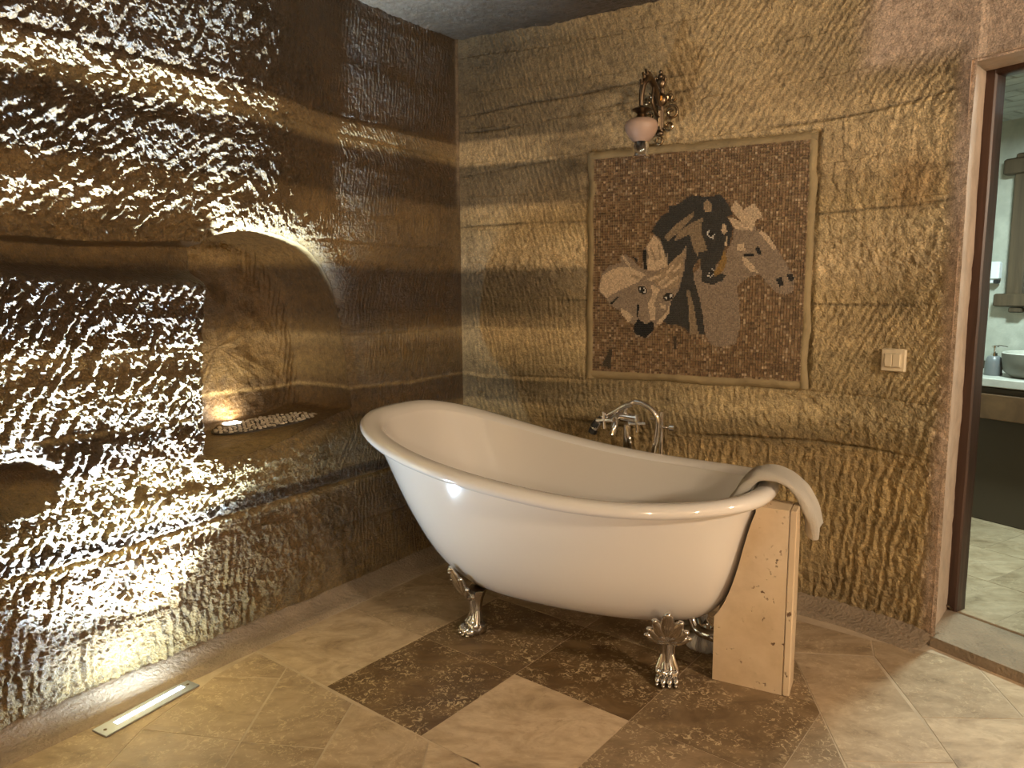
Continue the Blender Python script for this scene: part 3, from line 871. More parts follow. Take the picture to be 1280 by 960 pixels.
# vanity
van = empty('vanity_cabinet', wb(-.05, 1.22, STEP).tolist(), ANG_D); tag(van, 'dark washroom vanity cabinet with a brown wooden drawer', 'cabinet')
VL, VR, VD = -.80, .95, .47
m_ = MB(); m_.bbox(((VL + VR) / 2, VD / 2 + .06, .30), (VR - VL, VD - .10, .60), .004); m_.build('plinth', M['dark_board'], van, smooth=False)
m_ = MB(); m_.bbox(((VL + VR) / 2, VD / 2 + .01, .68), (VR - VL, VD, .16), .004); m_.build('body', M['dark_board'], van, smooth=False)
for k in range(2):
    x0 = VL + .03 + k * .86
    x0 = [-.555, .32][k]
    dr = MB().bbox((x0 + .42, -.004, .66), (.84, .022, .135), .004).build('drawer', M['wood_drawer'], van, smooth=False)
    MB().bbox((x0 + .42, -.022, .70), (.14, .014, .012), .003).build('handle', M['steel'], dr)
ct = empty('washroom_countertop', wb(-.05, 1.20, STEP + .765).tolist(), ANG_D)
tag(ct, 'pale stone countertop on the washroom vanity', 'countertop')
MB().bbox(((VL + VR) / 2, VD / 2 + .01, .0245), (VR - VL + .02, VD + .03, .045), .004).build('slab', M['counter'], ct, smooth=False)
MB().bbox(((VL + VR) / 2, VD + .012, .07), (VR - VL + .02, .02, .045), .003).build('splashback', M['dark_board'], ct, smooth=False)
CT = STEP + .765 + .0475
# basin
bs = empty('stone_basin', (on_plane(1302, 450, wb(0, 1.42), N2)[:2].tolist() + [CT])); tag(bs, 'round grey stone vessel basin on the washroom counter', 'basin')
MB().lathe([(.13, 0), (.165, .03), (.178, .09), (.18, .13)], 40, cap0=True, cap1=False).build('bowl', M['basin'], bs)
MB().lathe([(.18, .129), (.174, .133), (.168, .129), (.155, .07), (.10, .03), (.02, .024)], 40, cap0=False).build('inner_bowl', M['counter'], bs)
# soap dispenser
dp = on_plane(1241, 466, wb(0, 1.36), N2)
sd = empty('soap_dispenser', [dp[0], dp[1], CT]); tag(sd, 'grey ceramic soap dispenser with chrome pump by the basin', 'dispenser')
MB().lathe([(.042, 0), (.044, .008), (.040, .075), (.032, .10), (.024, .106)], 28).build('bottle', M['soap'], sd)
pm = MB().lathe([(.016, .106), (.016, .122), (.007, .124), (.006, .150), (.013, .151), (.013, .163)], 18).build('pump', M['chrome'], sd)
MB().tube([(0, 0, .158), (.03, -.012, .160), (.055, -.022, .154)], [.006, .005, .004], 8).build('spout', M['chrome'], pm)
# mirror in a rustic frame
mp = on_plane(1262, 290, wb(0, BW - .035), N2)
ma = float((mp - BF) @ ED)
mi = empty('framed_mirror', wb(ma, BW - .012, 0).tolist(), ANG_D); tag(mi, 'mirror in a thick weathered wooden frame on the washroom wall', 'mirror')
MZ = lambda y: float(on_plane(1270, y, wb(0, BW - .035), N2)[2])
z_t, z_b = MZ(197), MZ(383)
MW = .75
for k in range(2):
    MB().bbox((.055 + k * (MW - .0), -.02, (z_t + z_b) / 2), (.085, .05, z_t - z_b - .1), .006).build('stile', M['wood_rustic'], mi)
MB().bbox((MW / 2 + .05, -.028, z_t - .05), (MW + .19, .062, .09), .008).build('rail', M['wood_rustic'], mi)
MB().bbox((MW / 2 + .05, -.028, z_b + .035), (MW + .19, .062, .075), .008).build('rail', M['wood_rustic'], mi)
MB().bbox((MW / 2 + .05, -.026, z_t + .005), (MW + .07, .045, .03), .006).build('cap', M['wood_rustic'], mi)
MB().bbox((.07, -.026, z_b - .02), (.07, .045, .03), .006).build('bracket', M['wood_rustic'], mi)
MB().box((MW / 2 + .05, -.012, (z_t + z_b) / 2), (MW - .06, .008, z_t - z_b - .1)).build('glass', M['mirror'], mi, smooth=False)
# small white fixture on the washroom wall
sp = on_plane(1241, 341, wb(0, BW - .03), N2)
so = empty('wall_fixture', sp.tolist(), ANG_D); tag(so, 'small white fixture with dark lower edge beside the washroom mirror', 'fixture')
MB().bbox((0, 0, .012), (.085, .045, .105), .008).build('cover', M['white_plastic'], so)
for k in (-1, 1): MB().bbox((k * .026, -.002, -.052), (.022, .036, .022), .003).build('clip', M['black'], so)
MB().bbox((0, -.002, -.052), (.024, .03, .018), .003).build('socket', M['white_plastic'], so)

# ------------------------------------------------------------------ bathtub
TC = np.array([.195, 2.815]); TA = math.radians(-29.08)
TL, TLH, TW = .801, .832, .435
tub = empty('bathtub', (TC[0], TC[1], 0), TA); tag(tub, 'white clawfoot slipper bathtub with rolled rim and high back', 'bathtub')
UA = np.array([math.cos(TA), math.sin(TA)]); WA = np.array([-UA[1], UA[0]])
def tub_world(s, t, z): p = TC + s * UA + t * WA; return np.array([p[0], p[1], z])
def tub_local(P): d = np.asarray(P)[:2] - TC; return float(d @ UA), float(d @ WA), float(P[2])
NTH = 120
TH = [2 * math.pi * k / NTH for k in range(NTH)]
def rim_z(s):
    q = min(max((-(s / TL) + .778) / 1.778, 0), 1.05)
    return .645 + .197 * q ** 2.38 + .042 * max(0, s / TL) ** 2.4
def outline(th, ll, lr, w_, ne_l=3.0, ne_r=2.7, tap=-.12):
    c, s = math.cos(th), math.sin(th)
    ne = ne_r if c > 0 else ne_l
    L = lr if c > 0 else ll
    x = L * math.copysign(abs(c) ** (2 / ne), c)
    y = w_ * math.copysign(abs(s) ** (2 / ne), s) * (1 + tap * x)
    return x, y
RIM = [(.046, -.046), (.022, -.049), (.006, -.044), (-.001, -.031), (.002, -.016), (.014, -.004), (.034, .0), (.056, -.002), (.072, -.010), (.081, -.022)]
rings = []
for off, dz in RIM:
    rings.append([(lambda x, y: (x, y, rim_z(x) + dz))(*outline(th, TLH - off, TL - off, TW - off)) for th in TH])
mb = MB(); mb.loft(rings); mb.build('rolled_rim', M['enamel'], tub, angle=80)
ZB = .158
BODY = [(1.0, .786, .757, .392), (.86, .735, .735, .380), (.70, .690, .716, .366), (.52, .635, .697, .348), (.36, .580, .675, .326), (.22, .520, .648, .298),
        (.12, .462, .615, .265), (.06, .412, .580, .232), (.025, .362, .540, .196), (.006, .31, .49, .155), (0, .22, .38, .10)]
def body_ring(q, ll, lr, w_, top=-.046, zb=ZB):
    ne = 3.0 - .5 * (1 - q)
    out = []
    for th in TH:
        x, y = outline(th, ll, lr, w_, ne, ne - .25, -.12)
        # heights follow the rim above
        xr = x * (1 + ((TL / lr if x > 0 else TLH / ll) * .96 - 1) * (1 - q))
        out.append((x, y, zb + (rim_z(xr) + top - zb) * q))
    return out
def interp_body(tab, n=40):
    qs = np.linspace(1, 0, n) ** 1.6
    T = np.array(tab)[::-1]
    P = spline([(a, b, c) for _, a, b, c in tab], 6)
    Q = spline([(a, 0, 0) for a, *_ in tab], 6)
    return [(max(q.x, 0), p.x, p.y, p.z) for q, p in zip(Q, P)]
mb = MB(); mb.loft([body_ring(*r) for r in interp_body(BODY)], False, True); mb.build('outer_shell', M['enamel'], tub, angle=80)
INN = [(1.0, .751, .720, .354), (.86, .705, .702, .346), (.70, .660, .683, .333), (.52, .605, .663, .314), (.36, .550, .640, .292), (.22, .490, .610, .262),
       (.12, .430, .575, .226), (.06, .38, .54, .19), (.025, .33, .5, .155), (.006, .27, .44, .11), (0, .18, .32, .06)]
mb = MB(); mb.loft([body_ring(q, a, b, c, -.022, ZB + .03)[::-1] for q, a, b, c in interp_body(INN)], False, True); mb.build('basin', M['enamel'], tub, angle=80)
mb = MB(); mb.lathe([(.032, .0), (.032, .004), (.022, .005), (.020, .002)], 20, c=(.25, 0, ZB + .0305)); mb.build('drain', M['chrome'], tub)
# claw feet
def lobe(m_, base, ang, ln_, wd, lean, curl=.016, th=.011):
    pts = []; rad = []
    for k in range(9):
        t = k / 8
        r = ln_ * t
        x = base[0] + math.sin(ang) * r
        z = base[2] + math.cos(ang) * r
        y = base[1] - lean * r - .020 * math.sin(math.pi * t * .9) - curl * max(0, t - .7) / .3
        pts.append((x, y, z)); rad.append(wd * (.45 + .75 * math.sin(math.pi * min(1, .18 + .72 * t))) * (1.0 if t < .9 else .8))
    m_.tube(pts, rad, 10, True, th / wd, up=(0, 1, 0))
    m_.ell((pts[-1][0], pts[-1][1] - .002, pts[-1][2]), (wd * .62, wd * .55, wd * .5), 10, 7)
def make_foot():
    f = MB()
    # paw: four toes, pad and heel block
    for k, x in enumerate((-.029, -.0098, .0098, .029)):
        yy = -.046 if abs(x) < .02 else -.038
        f.ell((x, yy, .016), (.0108, .022, .016), 10, 8)
        f.ell((x, yy + .020, .036), (.0105, .017, .014), 10, 8)
        f.ell((x, yy - .016, .008), (.0065, .009, .008), 8, 6)
        f.tube([(x, yy + .022, .045), (x * .75, -.012, .066), (x * .55, -.006, .09)], [.010, .009, .006], 8)
    f.bbox((0, -.004, .023), (.074, .062, .046), .008)
    s = MB()
    rings = []
    for z, wx, wy, yo in ((.035, .030, .026, -.004), (.06, .026, .022, -.003), (.085, .021, .018, 0), (.11, .021, .018, .001), (.135, .026, .022, 0), (.158, .036, .028, 0), (.172, .040, .030, .004)):
        r = []
        for k in range(32):
            a = 2 * math.pi * k / 32
            fl = 1 + .10 * math.cos(a * 8)
            r.append((wx * fl * math.cos(a), yo + wy * fl * math.sin(a), z))
        rings.append(r)
    s.loft(rings, True, True)
    s.tube([(0, -.022, .07), (0, -.021, .105), (0, -.026, .135)], [.006, .007, .004], 8)
    l = MB()
    b = (0, -.022, .148)
    for ang, ln_, wd, lean in ((0, .124, .021, .46), (.40, .100, .018, .40), (-.40, .100, .018, .40), (.80, .078, .017, .28), (-.80, .078, .017, .28),
                               (1.2, .070, .015, .08), (-1.2, .070, .015, .08)):
        lobe(l, b, ang, ln_, wd, lean)
    for ang in (-.2, 0, .2):
        pts = [(math.sin(ang) * r * .6, -.036 - .42 * r - .022 * math.sin(math.pi * r / .1 * .9), .15 + r) for r in (0, .025, .05, .075, .092)]
        l.tube(pts, [.004, .005, .005, .004, .003], 7)
    l.ell((0, -.026, .150), (.020, .016, .014), 12, 8)
    return f, s, l
F_ = make_foot()
fmesh = None
for (s0, t0, rz) in ((-.275, -.205, -.50), (.492, -.195, .28), (-.275, .205, math.pi + .50), (.492, .195, math.pi - .28)):
    if fmesh is None:
        ft = F_[1].build('claw_foot', M['chrome_aged'], tub, angle=50)
        c1 = F_[0].build('paw', M['chrome_aged'], ft, angle=50); c2 = F_[2].build('acanthus_leaf', M['chrome_aged'], ft, angle=60)
        fmesh = (ft.data, c1.data, c2.data)
    else:
        ft = bpy.data.objects.new('claw_foot', fmesh[0]); col.objects.link(ft); ft.parent = tub
        for nm, me in (('paw', fmesh[1]), ('acanthus_leaf', fmesh[2])):
            c = bpy.data.objects.new(nm, me); col.objects.link(c); c.parent = ft
    ft.location = (s0, t0, 0); ft.rotation_euler = (0, 0, rz); ft.scale = (1.08, 1.08, 1.04)
# waste pipe under the low end
wp = MB(); wp.tube(spline([(.52, .0, .17), (.55, -.02, .12), (.62, -.05, .12), (.75, -.06, .12)], 6), .02, 12)
wp.lathe([(.03, .0), (.03, .03)], 16, c=(.52, 0, .155)); wp.build('waste_pipe', M['chrome_aged'], tub)
# corrugated hose on the floor
def hose():
    P = spline([tuple(tub_world(s, t, z)) for s, t, z in ((.50, .17, .10), (.49, .09, .07), (.53, .035, .05), (.58, .05, .045), (.60, .11, .045), (.66, .12, .05), (.74, .08, .05))], 26)
    rr = [.036 + .004 * math.cos(k * math.pi * .9) for k in range(len(P))]
    return MB().tube(P, rr, 14)
tag(hose().build('drain_hose', M['rubber'], angle=80), 'grey corrugated drain hose coiled on the floor under the bathtub', 'hose')

# ------------------------------------------------------------------ upright travertine plinth at the foot of the bath
sA, sB = on_z(890, 849), on_z(975, 869)
pd = unit((sB - sA)[:2]); pn = np.array([-pd[1], pd[0]])
PLW, PLD, PLH = .252, .115, .632
PP = empty('stone_plinth', (sA[0], sA[1], 0), math.atan2(pd[1], pd[0])); tag(PP, 'upright beige travertine plinth standing at the low end of the bathtub', 'plinth')
# its inner edge is cut to follow the tub
sl0 = tub_local(sA)[0]; z_rim = rim_z(.78) - .05
cut = [(max(.0, r[2] - sl0 + .004), ZB + (z_rim - ZB) * r[0]) for r in reversed(interp_body(BODY)) if r[2] - sl0 + .004 > .0 and ZB + (z_rim - ZB) * r[0] < PLH - .01]
poly = [(PLW - .024, 0), (PLW - .024, PLH), (cut[-1][0], PLH)] + cut[::-1] + [(0, cut[0][1] - .004), (0, 0)]
fm = MB(); fm.prism(poly, -(PLD - .002), -.002)
fs_ = fm.build('face_slab', M['slab'], PP, smooth=False); fs_.rotation_euler = (math.pi / 2, 0, 0)
MB().bbox((PLW - .0115, PLD / 2, PLH / 2), (.022, PLD, PLH), .003).build('edge_slab', M['slab'], PP, smooth=False)

# ------------------------------------------------------------------ towel over the low end of the rim
def towel():
    path = spline([(.655, 0, .585), (.690, 0, .632), (.715, 0, .676), (.745, 0, .7015), (.788, 0, .704), (.830, 0, .690), (.866, 0, .655), (.890, 0, .605), (.902, 0, .56), (.908, 0, .53)], 7)
    n = len(path)
    m_ = MB(); rings = []
    for i, p in enumerate(path):
        t = i / (n - 1)
        T = path[min(i + 1, n - 1)] - path[max(i - 1, 0)]; T.normalize()
        N = Vector((-T.z, 0, T.x))
        if N.z < 0 and t < .5: N = -N
        if N.x < 0 and t >= .5: N = -N
        th = .016 + .004 * math.sin(t * 9)
        y0 = -.062 + .03 * sst(.5, 1, t); y1 = .085 + .035 * sst(.5, 1, t) + .02 * math.sin(t * 5)
        ring = []
        K = 18
        for k in range(2 * K):
            a = 2 * math.pi * k / (2 * K)
            yy = math.copysign(abs(math.cos(a)) ** .45, math.cos(a)); nn = math.copysign(abs(math.sin(a)) ** .6, math.sin(a))
            y = (y0 + y1) / 2 + (y1 - y0) / 2 * yy
            wav = .007 * math.sin(y * 55 + t * 4) * sst(.45, .9, t) + .003 * math.sin(y * 90 + t * 11)
            drop = 0
            if t > .9: drop = -.02 * sst(-.02, .09, y) * 0 + .018 * math.sin(y * 30) * (t - .9) * 10
            q = p + N * (.012 + nn * th + wav + float(.004 * (fbm(np.array(y * 30.), np.array(t * 12.), 601, 3) - .5)))
            ring.append((q.x, y, q.z + drop))
        rings.append(ring)
    m_.loft(rings, True, True)
    return m_
tw = towel().build('towel', M['towel'], angle=80)
tw.location = (TC[0], TC[1], 0); tw.rotation_euler = (0, 0, TA)
tag(tw, 'cream terry towel draped over the low end of the bathtub rim', 'towel')

# ------------------------------------------------------------------ freestanding bath tap behind the bath
TP0 = tub_world(0, .50, 0); TPN = np.array([WA[0], WA[1], 0.0])
def tp(x, y, dy=0.0):
    q = on_plane(x, y, TP0 + TPN * dy, TPN); s, t, z = tub_local(q); return (s - tps, t - .50, z)
_q = on_plane(806, 560, TP0, TPN); tps = tub_local(_q)[0]
tapw = tub_world(tps, .50, 0)
tap = empty('bath_tap', tapw.tolist(), TA); tag(tap, 'chrome freestanding bath tap with cross handles and hand shower behind the bathtub', 'tap')
def tube_part(name, pts, r, matr='chrome', n=10, par=tap, sp=6):
    return MB().tube(spline(pts, sp) if sp else pts, r, n).build(name, M[matr], par)
b1 = tp(784, 530)
tube_part('riser', [(b1[0], .0, 0), (b1[0], .0, b1[2] * .5), (b1[0], .0, b1[2])], .017)
MB().lathe([(.035, 0), (.035, .006), (.016, .014), (.014, .03)], 20, c=(b1[0], 0, 0)).build('floor_flange', M['chrome'], tap)
# mixer body between the two cross handles
hL, hR = tp(756, 525, -.05), tp(797, 529, -.05)
bL, bR = tp(764, 519), tp(796, 524)
tube_part('mixer_body', [(bL[0] - .01, 0, bL[2]), ((bL[0] + bR[0]) / 2, 0, (bL[2] + bR[2]) / 2), (bR[0] + .01, 0, bR[2])], .022, n=14)
tube_part('valve_neck', [(bL[0], 0, bL[2]), (hL[0], -.05, hL[2])], .013, sp=0)
tube_part('valve_neck', [(bR[0], 0, bR[2]), (hR[0], -.05, hR[2])], .013, sp=0)
for h in (hL, hR):
    m_ = MB(); m_.ell((h[0], -.052, h[2]), (.010, .010, .010), 12, 8)
    for k in range(2):
        a = k * math.pi / 2 + .08
        dx, dz = math.cos(a) * .038, math.sin(a) * .038
        m_.tube([(h[0] - dx, -.055, h[2] - dz), (h[0], -.055, h[2]), (h[0] + dx, -.055, h[2] + dz)], [.0075, .006, .0075], 8)
    m_.build('cross_handle', M['chrome'], tap)
s1 = tp(775, 522, 0); s2 = tp(771, 530, -.06); s3 = tp(766, 543, -.09)
tube_part('spout', [(s1[0], 0, s1[2]), (s1[0] - .005, -.04, s1[2] + .002), (s2[0], -.085, s2[2]), (s3[0], -.10, s3[2])], .0145, n=12)
# cradle and hand shower
c1, c2 = tp(779, 521), tp(783, 510)
tube_part('cradle_post', [(c1[0], 0, c1[2]), (c2[0], -.005, c2[2])], .009, sp=0)
MB().bbox((c2[0], -.012, c2[2] + .004), (.03, .03, .016), .003).build('cradle', M['chrome'], tap)
g = [tp(x, y, -.03) for x, y in ((790, 505), (780, 508), (765, 516), (752, 523))]
hs = tube_part('hand_shower', [(a, -.03, c) for a, _, c in g], [.013] * 18 + [.015], n=12)
g2 = [tp(x, y, -.04) for x, y in ((752, 522), (745, 531), (740, 541))]
m_ = MB(); m_.tube(spline([(a, -.04, c) for a, _, c in g2], 6), [.013, .014, .016, .018, .02, .021, .022, .022, .021, .020, .02, .02, .019], 14); m_.build('shower_head', M['black'], hs)
m_ = MB(); q0, q1 = tp(749, 526, -.04), tp(743, 535, -.04)
m_.tube([(q0[0], -.04, q0[2]), (q1[0], -.04, q1[2])], [.0175, .0225], 16); m_.build('chrome_band', M['chrome'], hs)
# hose loop
hp = [tp(x, y) for x, y in ((789, 504), (797, 502), (808, 506), (818, 514), (823, 524), (823, 538), (821, 552), (818, 565))]
tube_part('hose', [(a, -.012, c) for a, _, c in hp] + [(hp[-1][0] - .03, -.005, .35), (b1[0] + .01, 0, .30)], .0115, n=10)
hp = [tp(x, y) for x, y in ((785, 532), (787, 545), (790, 556))]
tube_part('inlet_hose', [(a, -.02, c) for a, _, c in hp] + [(hp[-1][0] + .01, 0, .3), (hp[-1][0], 0, .02)], .009, n=8)
# slim rod with a hook
r0 = tp(826, 515)
tube_part('rod', [(r0[0], .012, 0), (r0[0], .012, .4), (r0[0], .012, r0[2])], .010)
k0, k1 = tp(827, 535), tp(840, 535)
m_ = MB(); m_.tube([(k0[0], .012, k0[2]), (k1[0] - .012, .0, k1[2])], .006, 8)
m_.lathe([(.012, -.012), (.016, -.01), (.016, .01), (.012, .012)], 16, c=(k1[0], 0, k1[2]), rot=Matrix.Rotation(math.pi / 2, 3, 'Y')); m_.build('knob', M['chrome'], tap)
st = tp(821, 523)
tube_part('stay', [(st[0] - .03, .0, st[2] - .004), (r0[0], .010, st[2] - .002)], .004, sp=0)

# ------------------------------------------------------------------ floor light by the left wall
LQ = [on_z(*p, 0) for p in ((117, 911), (135, 924), (248, 858), (231, 852))]
lc = sum(LQ) / 4; lu = unit((LQ[2] + LQ[3] - LQ[0] - LQ[1])[:2]); la = math.atan2(lu[1], lu[0])
fl_ = empty('floor_light', (lc[0], lc[1], 0), la); tag(fl_, 'steel recessed strip light glowing in the floor beside the left wall', 'light')
LW_, LD_ = .335, .072
MB().bbox((0, 0, .003), (LW_, LD_, .006), .0015).build('faceplate', M['steel'], fl_, smooth=False)
M['lens'] = mat('led_lens', (.7, .8, .9), .15, emit=(.72, .88, 1.0), estr=2.5)
M['diode'] = mat('led_diode', (1, 1, 1), .3, emit=(.86, .95, 1.0), estr=7)
MB().bbox((.01, .004, .0062), (.245, .022, .002), .0008).build('lens', M['lens'], fl_, smooth=False)
for k in range(9):
    MB().lathe([(.0085, .0072), (.0085, .0085), (.005, .0105), (.0005, .011)], 14, c=(-.096 + k * .0265, .004, 0)).build('diode', M['diode'], fl_)
for x in (-1, 1):
    MB().lathe([(.005, .0055), (.005, .0072), (.0045, .0075)], 12, c=(x * (LW_ / 2 - .02), 0, 0)).build('screw', M['bronze_dark'], fl_)
d = bpy.data.lights.new('led_light', 'AREA'); d.shape = 'RECTANGLE'; d.size = .24; d.size_y = .018; d.energy = W_LED; d.color = (.60, .81, 1.0)
o = bpy.data.objects.new('led_light', d); col.objects.link(o); o.parent = fl_; o.location = (.01, .004, .014); o.rotation_euler = (math.pi - .05, 0, 0)
for k in range(3):
    d = bpy.data.lights.new('led_beam', 'SPOT'); d.energy = W_LED_BEAM; d.color = (.60, .81, 1.0); d.spot_size = math.radians(66); d.spot_blend = 1.0; d.shadow_soft_size = .02
    o = bpy.data.objects.new('led_beam', d); col.objects.link(o); o.parent = fl_; o.location = (-.08 + k * .09, .004, .018); o.rotation_euler = (math.pi - .01, (k - 1) * .10, 0)

# ------------------------------------------------------------------ niche: spot and inlay
nf = on_z(290, 533, NFLOOR)
nf[2] = nfl(float((nf - CN) @ DL))
ns_ = empty('niche_spotlight', (nf[0], nf[1], nf[2] + .001), math.atan2(DL[1], DL[0])); tag(ns_, 'small glowing spotlight set in the niche floor', 'light')
MB().bbox((0, 0, .006), (.085, .06, .012), .002).build('bezel', M['steel'], ns_, smooth=False)
MB().bbox((0, 0, .014), (.066, .042, .006), .002).build('lens', mat('spot_lens', (1, 1, 1), .3, emit=(1, .92, .78), estr=14), ns_, smooth=False)
d = bpy.data.lights.new('niche_light', 'AREA'); d.shape = 'RECTANGLE'; d.size = .05; d.size_y = .035; d.energy = W_NICHE; d.color = (1, .86, .62)
o = bpy.data.objects.new('niche_light', d); col.objects.link(o); o.parent = ns_; o.location = (0, 0, .022); o.rotation_euler = (math.pi, 0, 0)
rp = random.Random(11)
pb = MB()
ctr = on_z(362, 527, NFLOOR) - NL * .045
cells = []
for i in range(-30, 31):
    for j in range(-16, 17):
        x, y = i * .0225 + (.011 if j % 2 else 0), j * .0185
        if (x / .33) ** 2 + (y / .15) ** 2 < 1 and rp.random() < .93: cells.append((x + rp.uniform(-.003, .003), y + rp.uniform(-.003, .003)))
for x, y in cells:
    a = rp.uniform(0, 3.14); n = 6; l1, l2 = rp.uniform(.008, .0125), rp.uniform(.005, .0078)
    P = [(x + l1 * math.cos(2 * math.pi * k / n) * math.cos(a) - l2 * math.sin(2 * math.pi * k / n) * math.sin(a),
          y + l1 * math.cos(2 * math.pi * k / n) * math.sin(a) + l2 * math.sin(2 * math.pi * k / n) * math.cos(a)) for k in range(n)]
    g_ = rp.choice([.55, .62, .48, .4]); cl = (g_, g_ * .86, g_ * .66)
    n0 = len(pb.v); pb.prism(P, .0, .006 + rp.uniform(0, .002)); pb.c += [cl] * (len(pb.v) - n0)
ob = MB()
ob.prism([(.345 * math.cos(2 * math.pi * k / 40), .16 * math.sin(2 * math.pi * k / 40)) for k in range(40)], -.003, .0025)
inlay = ob.build('inlay_bed', mat('dark_inlay_mortar', (.035, .028, .02), .7), wall_left, smooth=False)
inlay.location = (ctr[0], ctr[1], nfl(float((ctr - CN) @ DL)) + .003); inlay.rotation_euler = (0, .07, math.atan2(DL[1], DL[0]))
st_ = pb.build('inlay_stones', M['pebble'], inlay, smooth=False); st_['kind'] = 'stuff'

# ------------------------------------------------------------------ horse mosaic
MO = CN + EB * MS0
mos = empty('wall_mosaic', (MO + NB * .0).tolist()[:2] + [MZ0], math.atan2(EB[1], EB[0])); tag(mos, 'stone mosaic picture of three horse heads set into the wall', 'mosaic')
MWD, MHT = MS1 - MS0, MZ1 - MZ0
# local axes: x along the wall, -y out of the wall, z up
def mxy(x, y):
    q = on_plane(x, y, CN, NB); return float((q - CN) @ EB) - MS0, float(q[2]) - MZ0
def crop(ox, oy, k, pts): return np.array([mxy(ox + a / k, oy + b / k) for a, b in pts])
cA = lambda *p: crop(740, 290, 6.857, p); cB = lambda *p: crop(800, 230, 6.857, p); cC = lambda *p: crop(880, 230, 6.857, p); cD = lambda *p: crop(820, 330, 8.0, p)
cat_ = lambda *a: np.concatenate(a)
GREY, CREAM, CHAR, TAN, BLK, OCH, WHT, BRN = (.27, .205, .145), (.55, .42, .28), (.033, .031, .027), (.25, .185, .115), (.006, .006, .006), (.27, .16, .045), (.62, .58, .52), (.33, .24, .15)
REG = []   # (horse, colour, angle of rows, polygon)
REG.append((0, GREY, 0, cat_(cC((255, 395), (330, 330), (440, 310), (450, 400), (510, 410), (620, 540), (660, 600), (740, 740), (785, 800), (765, 920), (700, 950), (620, 930), (560, 870), (480, 770), (380, 800), (300, 870)),
            cD((810, 210), (840, 400), (840, 640), (800, 800), (640, 825), (560, 810), (500, 720), (480, 560), (440, 330), (400, 200), (370, 100), (450, 20)), cC((150, 700), (215, 540), (250, 470)))))
REG.append((0, CREAM, .6, cC((230, 220), (275, 140), (340, 220), (435, 165), (480, 230), (510, 280), (450, 310), (420, 400), (370, 390), (320, 400), (270, 385), (205, 290), (240, 290), (320, 320))))
REG.append((0, CREAM, .7, cC((470, 415), (500, 400), (560, 450), (622, 540), (600, 572), (540, 490))))
REG.append((0, CREAM, 0, cC((285, 520), (350, 505), (355, 570), (290, 580))))
REG.append((0, CREAM, .6, cC((332, 618), (390, 655), (480, 765), (400, 745), (340, 690))))
REG.append((0, BLK, .5, cC((436, 550), (472, 533), (498, 602), (470, 604))))
REG.append((0, BLK, 0, cC((345, 598), (430, 592), (425, 617), (345, 620))))
REG.append((0, BLK, .4, cC((623, 815), (665, 798), (692, 860), (650, 882))))
REG.append((0, BLK, .4, cC((713, 780), (755, 763), (777, 820), (735, 842))))
REG.append((1, CHAR, .8, cat_(cB((105, 405), (150, 330), (190, 280), (250, 240), (255, 190), (300, 190), (370, 150), (450, 100), (560, 110), (690, 95), (760, 170), (800, 260), (750, 280), (802, 380), (770, 530), (730, 540), (700, 640), (650, 700), (640, 790), (700, 765), (747, 785), (700, 835), (630, 862), (540, 842), (520, 640), (500, 650), (455, 720), (470, 830)),
            cD((400, 200), (440, 330), (470, 500), (497, 700), (440, 702), (340, 690), (290, 640), (220, 605), (120, 600), (80, 570), (130, 450), (165, 330), (235, 270), (270, 120)), cB((380, 690), (240, 705), (205, 560), (185, 480)))))
REG.append((1, TAN, .7, cB((208, 460), (330, 335), (462, 238), (474, 262), (400, 350), (250, 492))))
REG.append((1, TAN, .1, cB((295, 490), (340, 408), (420, 350), (547, 283), (530, 420), (560, 490), (582, 570), (500, 592), (510, 640), (470, 575), (440, 480), (432, 430), (360, 470))))
REG.append((1, TAN, .2, cD((308, 270), (340, 262), (380, 400), (410, 560), (432, 705), (345, 705), (328, 400))))
REG.append((1, BRN, 0, cB((578, 128), (614, 165), (616, 240), (560, 242), (548, 170))))
REG.append((1, CREAM, 0, cB((715, 338), (745, 350), (752, 410), (725, 440), (698, 400))))
REG.append((1, CREAM, 0, cB((742, 450), (760, 445), (745, 535), (728, 530))))
REG.append((1, OCH, .5, cB((728, 560), (750, 660), (722, 745), (650, 795), (638, 765), (680, 690))))
REG.append((1, WHT, 0, cB((575, 425), (590, 395), (645, 430), (630, 475), (600, 455))))
REG.append((1, BLK, 0, cB((585, 430), (608, 402), (640, 430), (612, 462))))
REG.append((1, WHT, 0, cB((582, 785), (630, 715), (648, 760), (612, 800))))
REG.append((1, BLK, 0, cB((590, 778), (630, 725), (640, 760), (610, 788))))
REG.append((2, GREY, .3, cA((60, 500), (90, 360), (150, 290), (260, 262), (250, 210), (300, 190), (360, 250), (440, 320), (440, 160), (480, 110), (540, 20), (595, 70), (640, 210), (655, 170), (650, 290), (750, 210), (823, 100), (795, 330), (750, 500), (690, 580), (660, 690), (600, 770), (545, 800), (490, 905), (380, 885), (360, 790), (310, 770), (255, 680), (160, 620), (130, 570))))
REG.append((2, CREAM, .4, cA((65, 490), (95, 370), (200, 310), (330, 300), (470, 365), (400, 430), (240, 500), (130, 565))))
REG.append((2, CREAM, 1.2, cA((470, 130), (540, 28), (590, 80), (640, 220), (652, 290), (560, 330), (480, 330), (490, 200))))
REG.append((2, BRN, .6, cA((500, 395), (650, 290), (800, 150), (785, 330), (740, 490), (600, 490))))
for a in (((480, 400), (600, 360), (600, 385), (490, 425)), ((575, 440), (650, 370), (660, 395), (590, 470)), ((600, 470), (740, 370), (745, 395), (620, 490)), ((640, 340), (700, 280), (715, 300), (650, 365)), ((700, 330), (770, 260), (770, 290), (710, 350))):
    REG.append((2, CREAM, .6, cA(*a)))
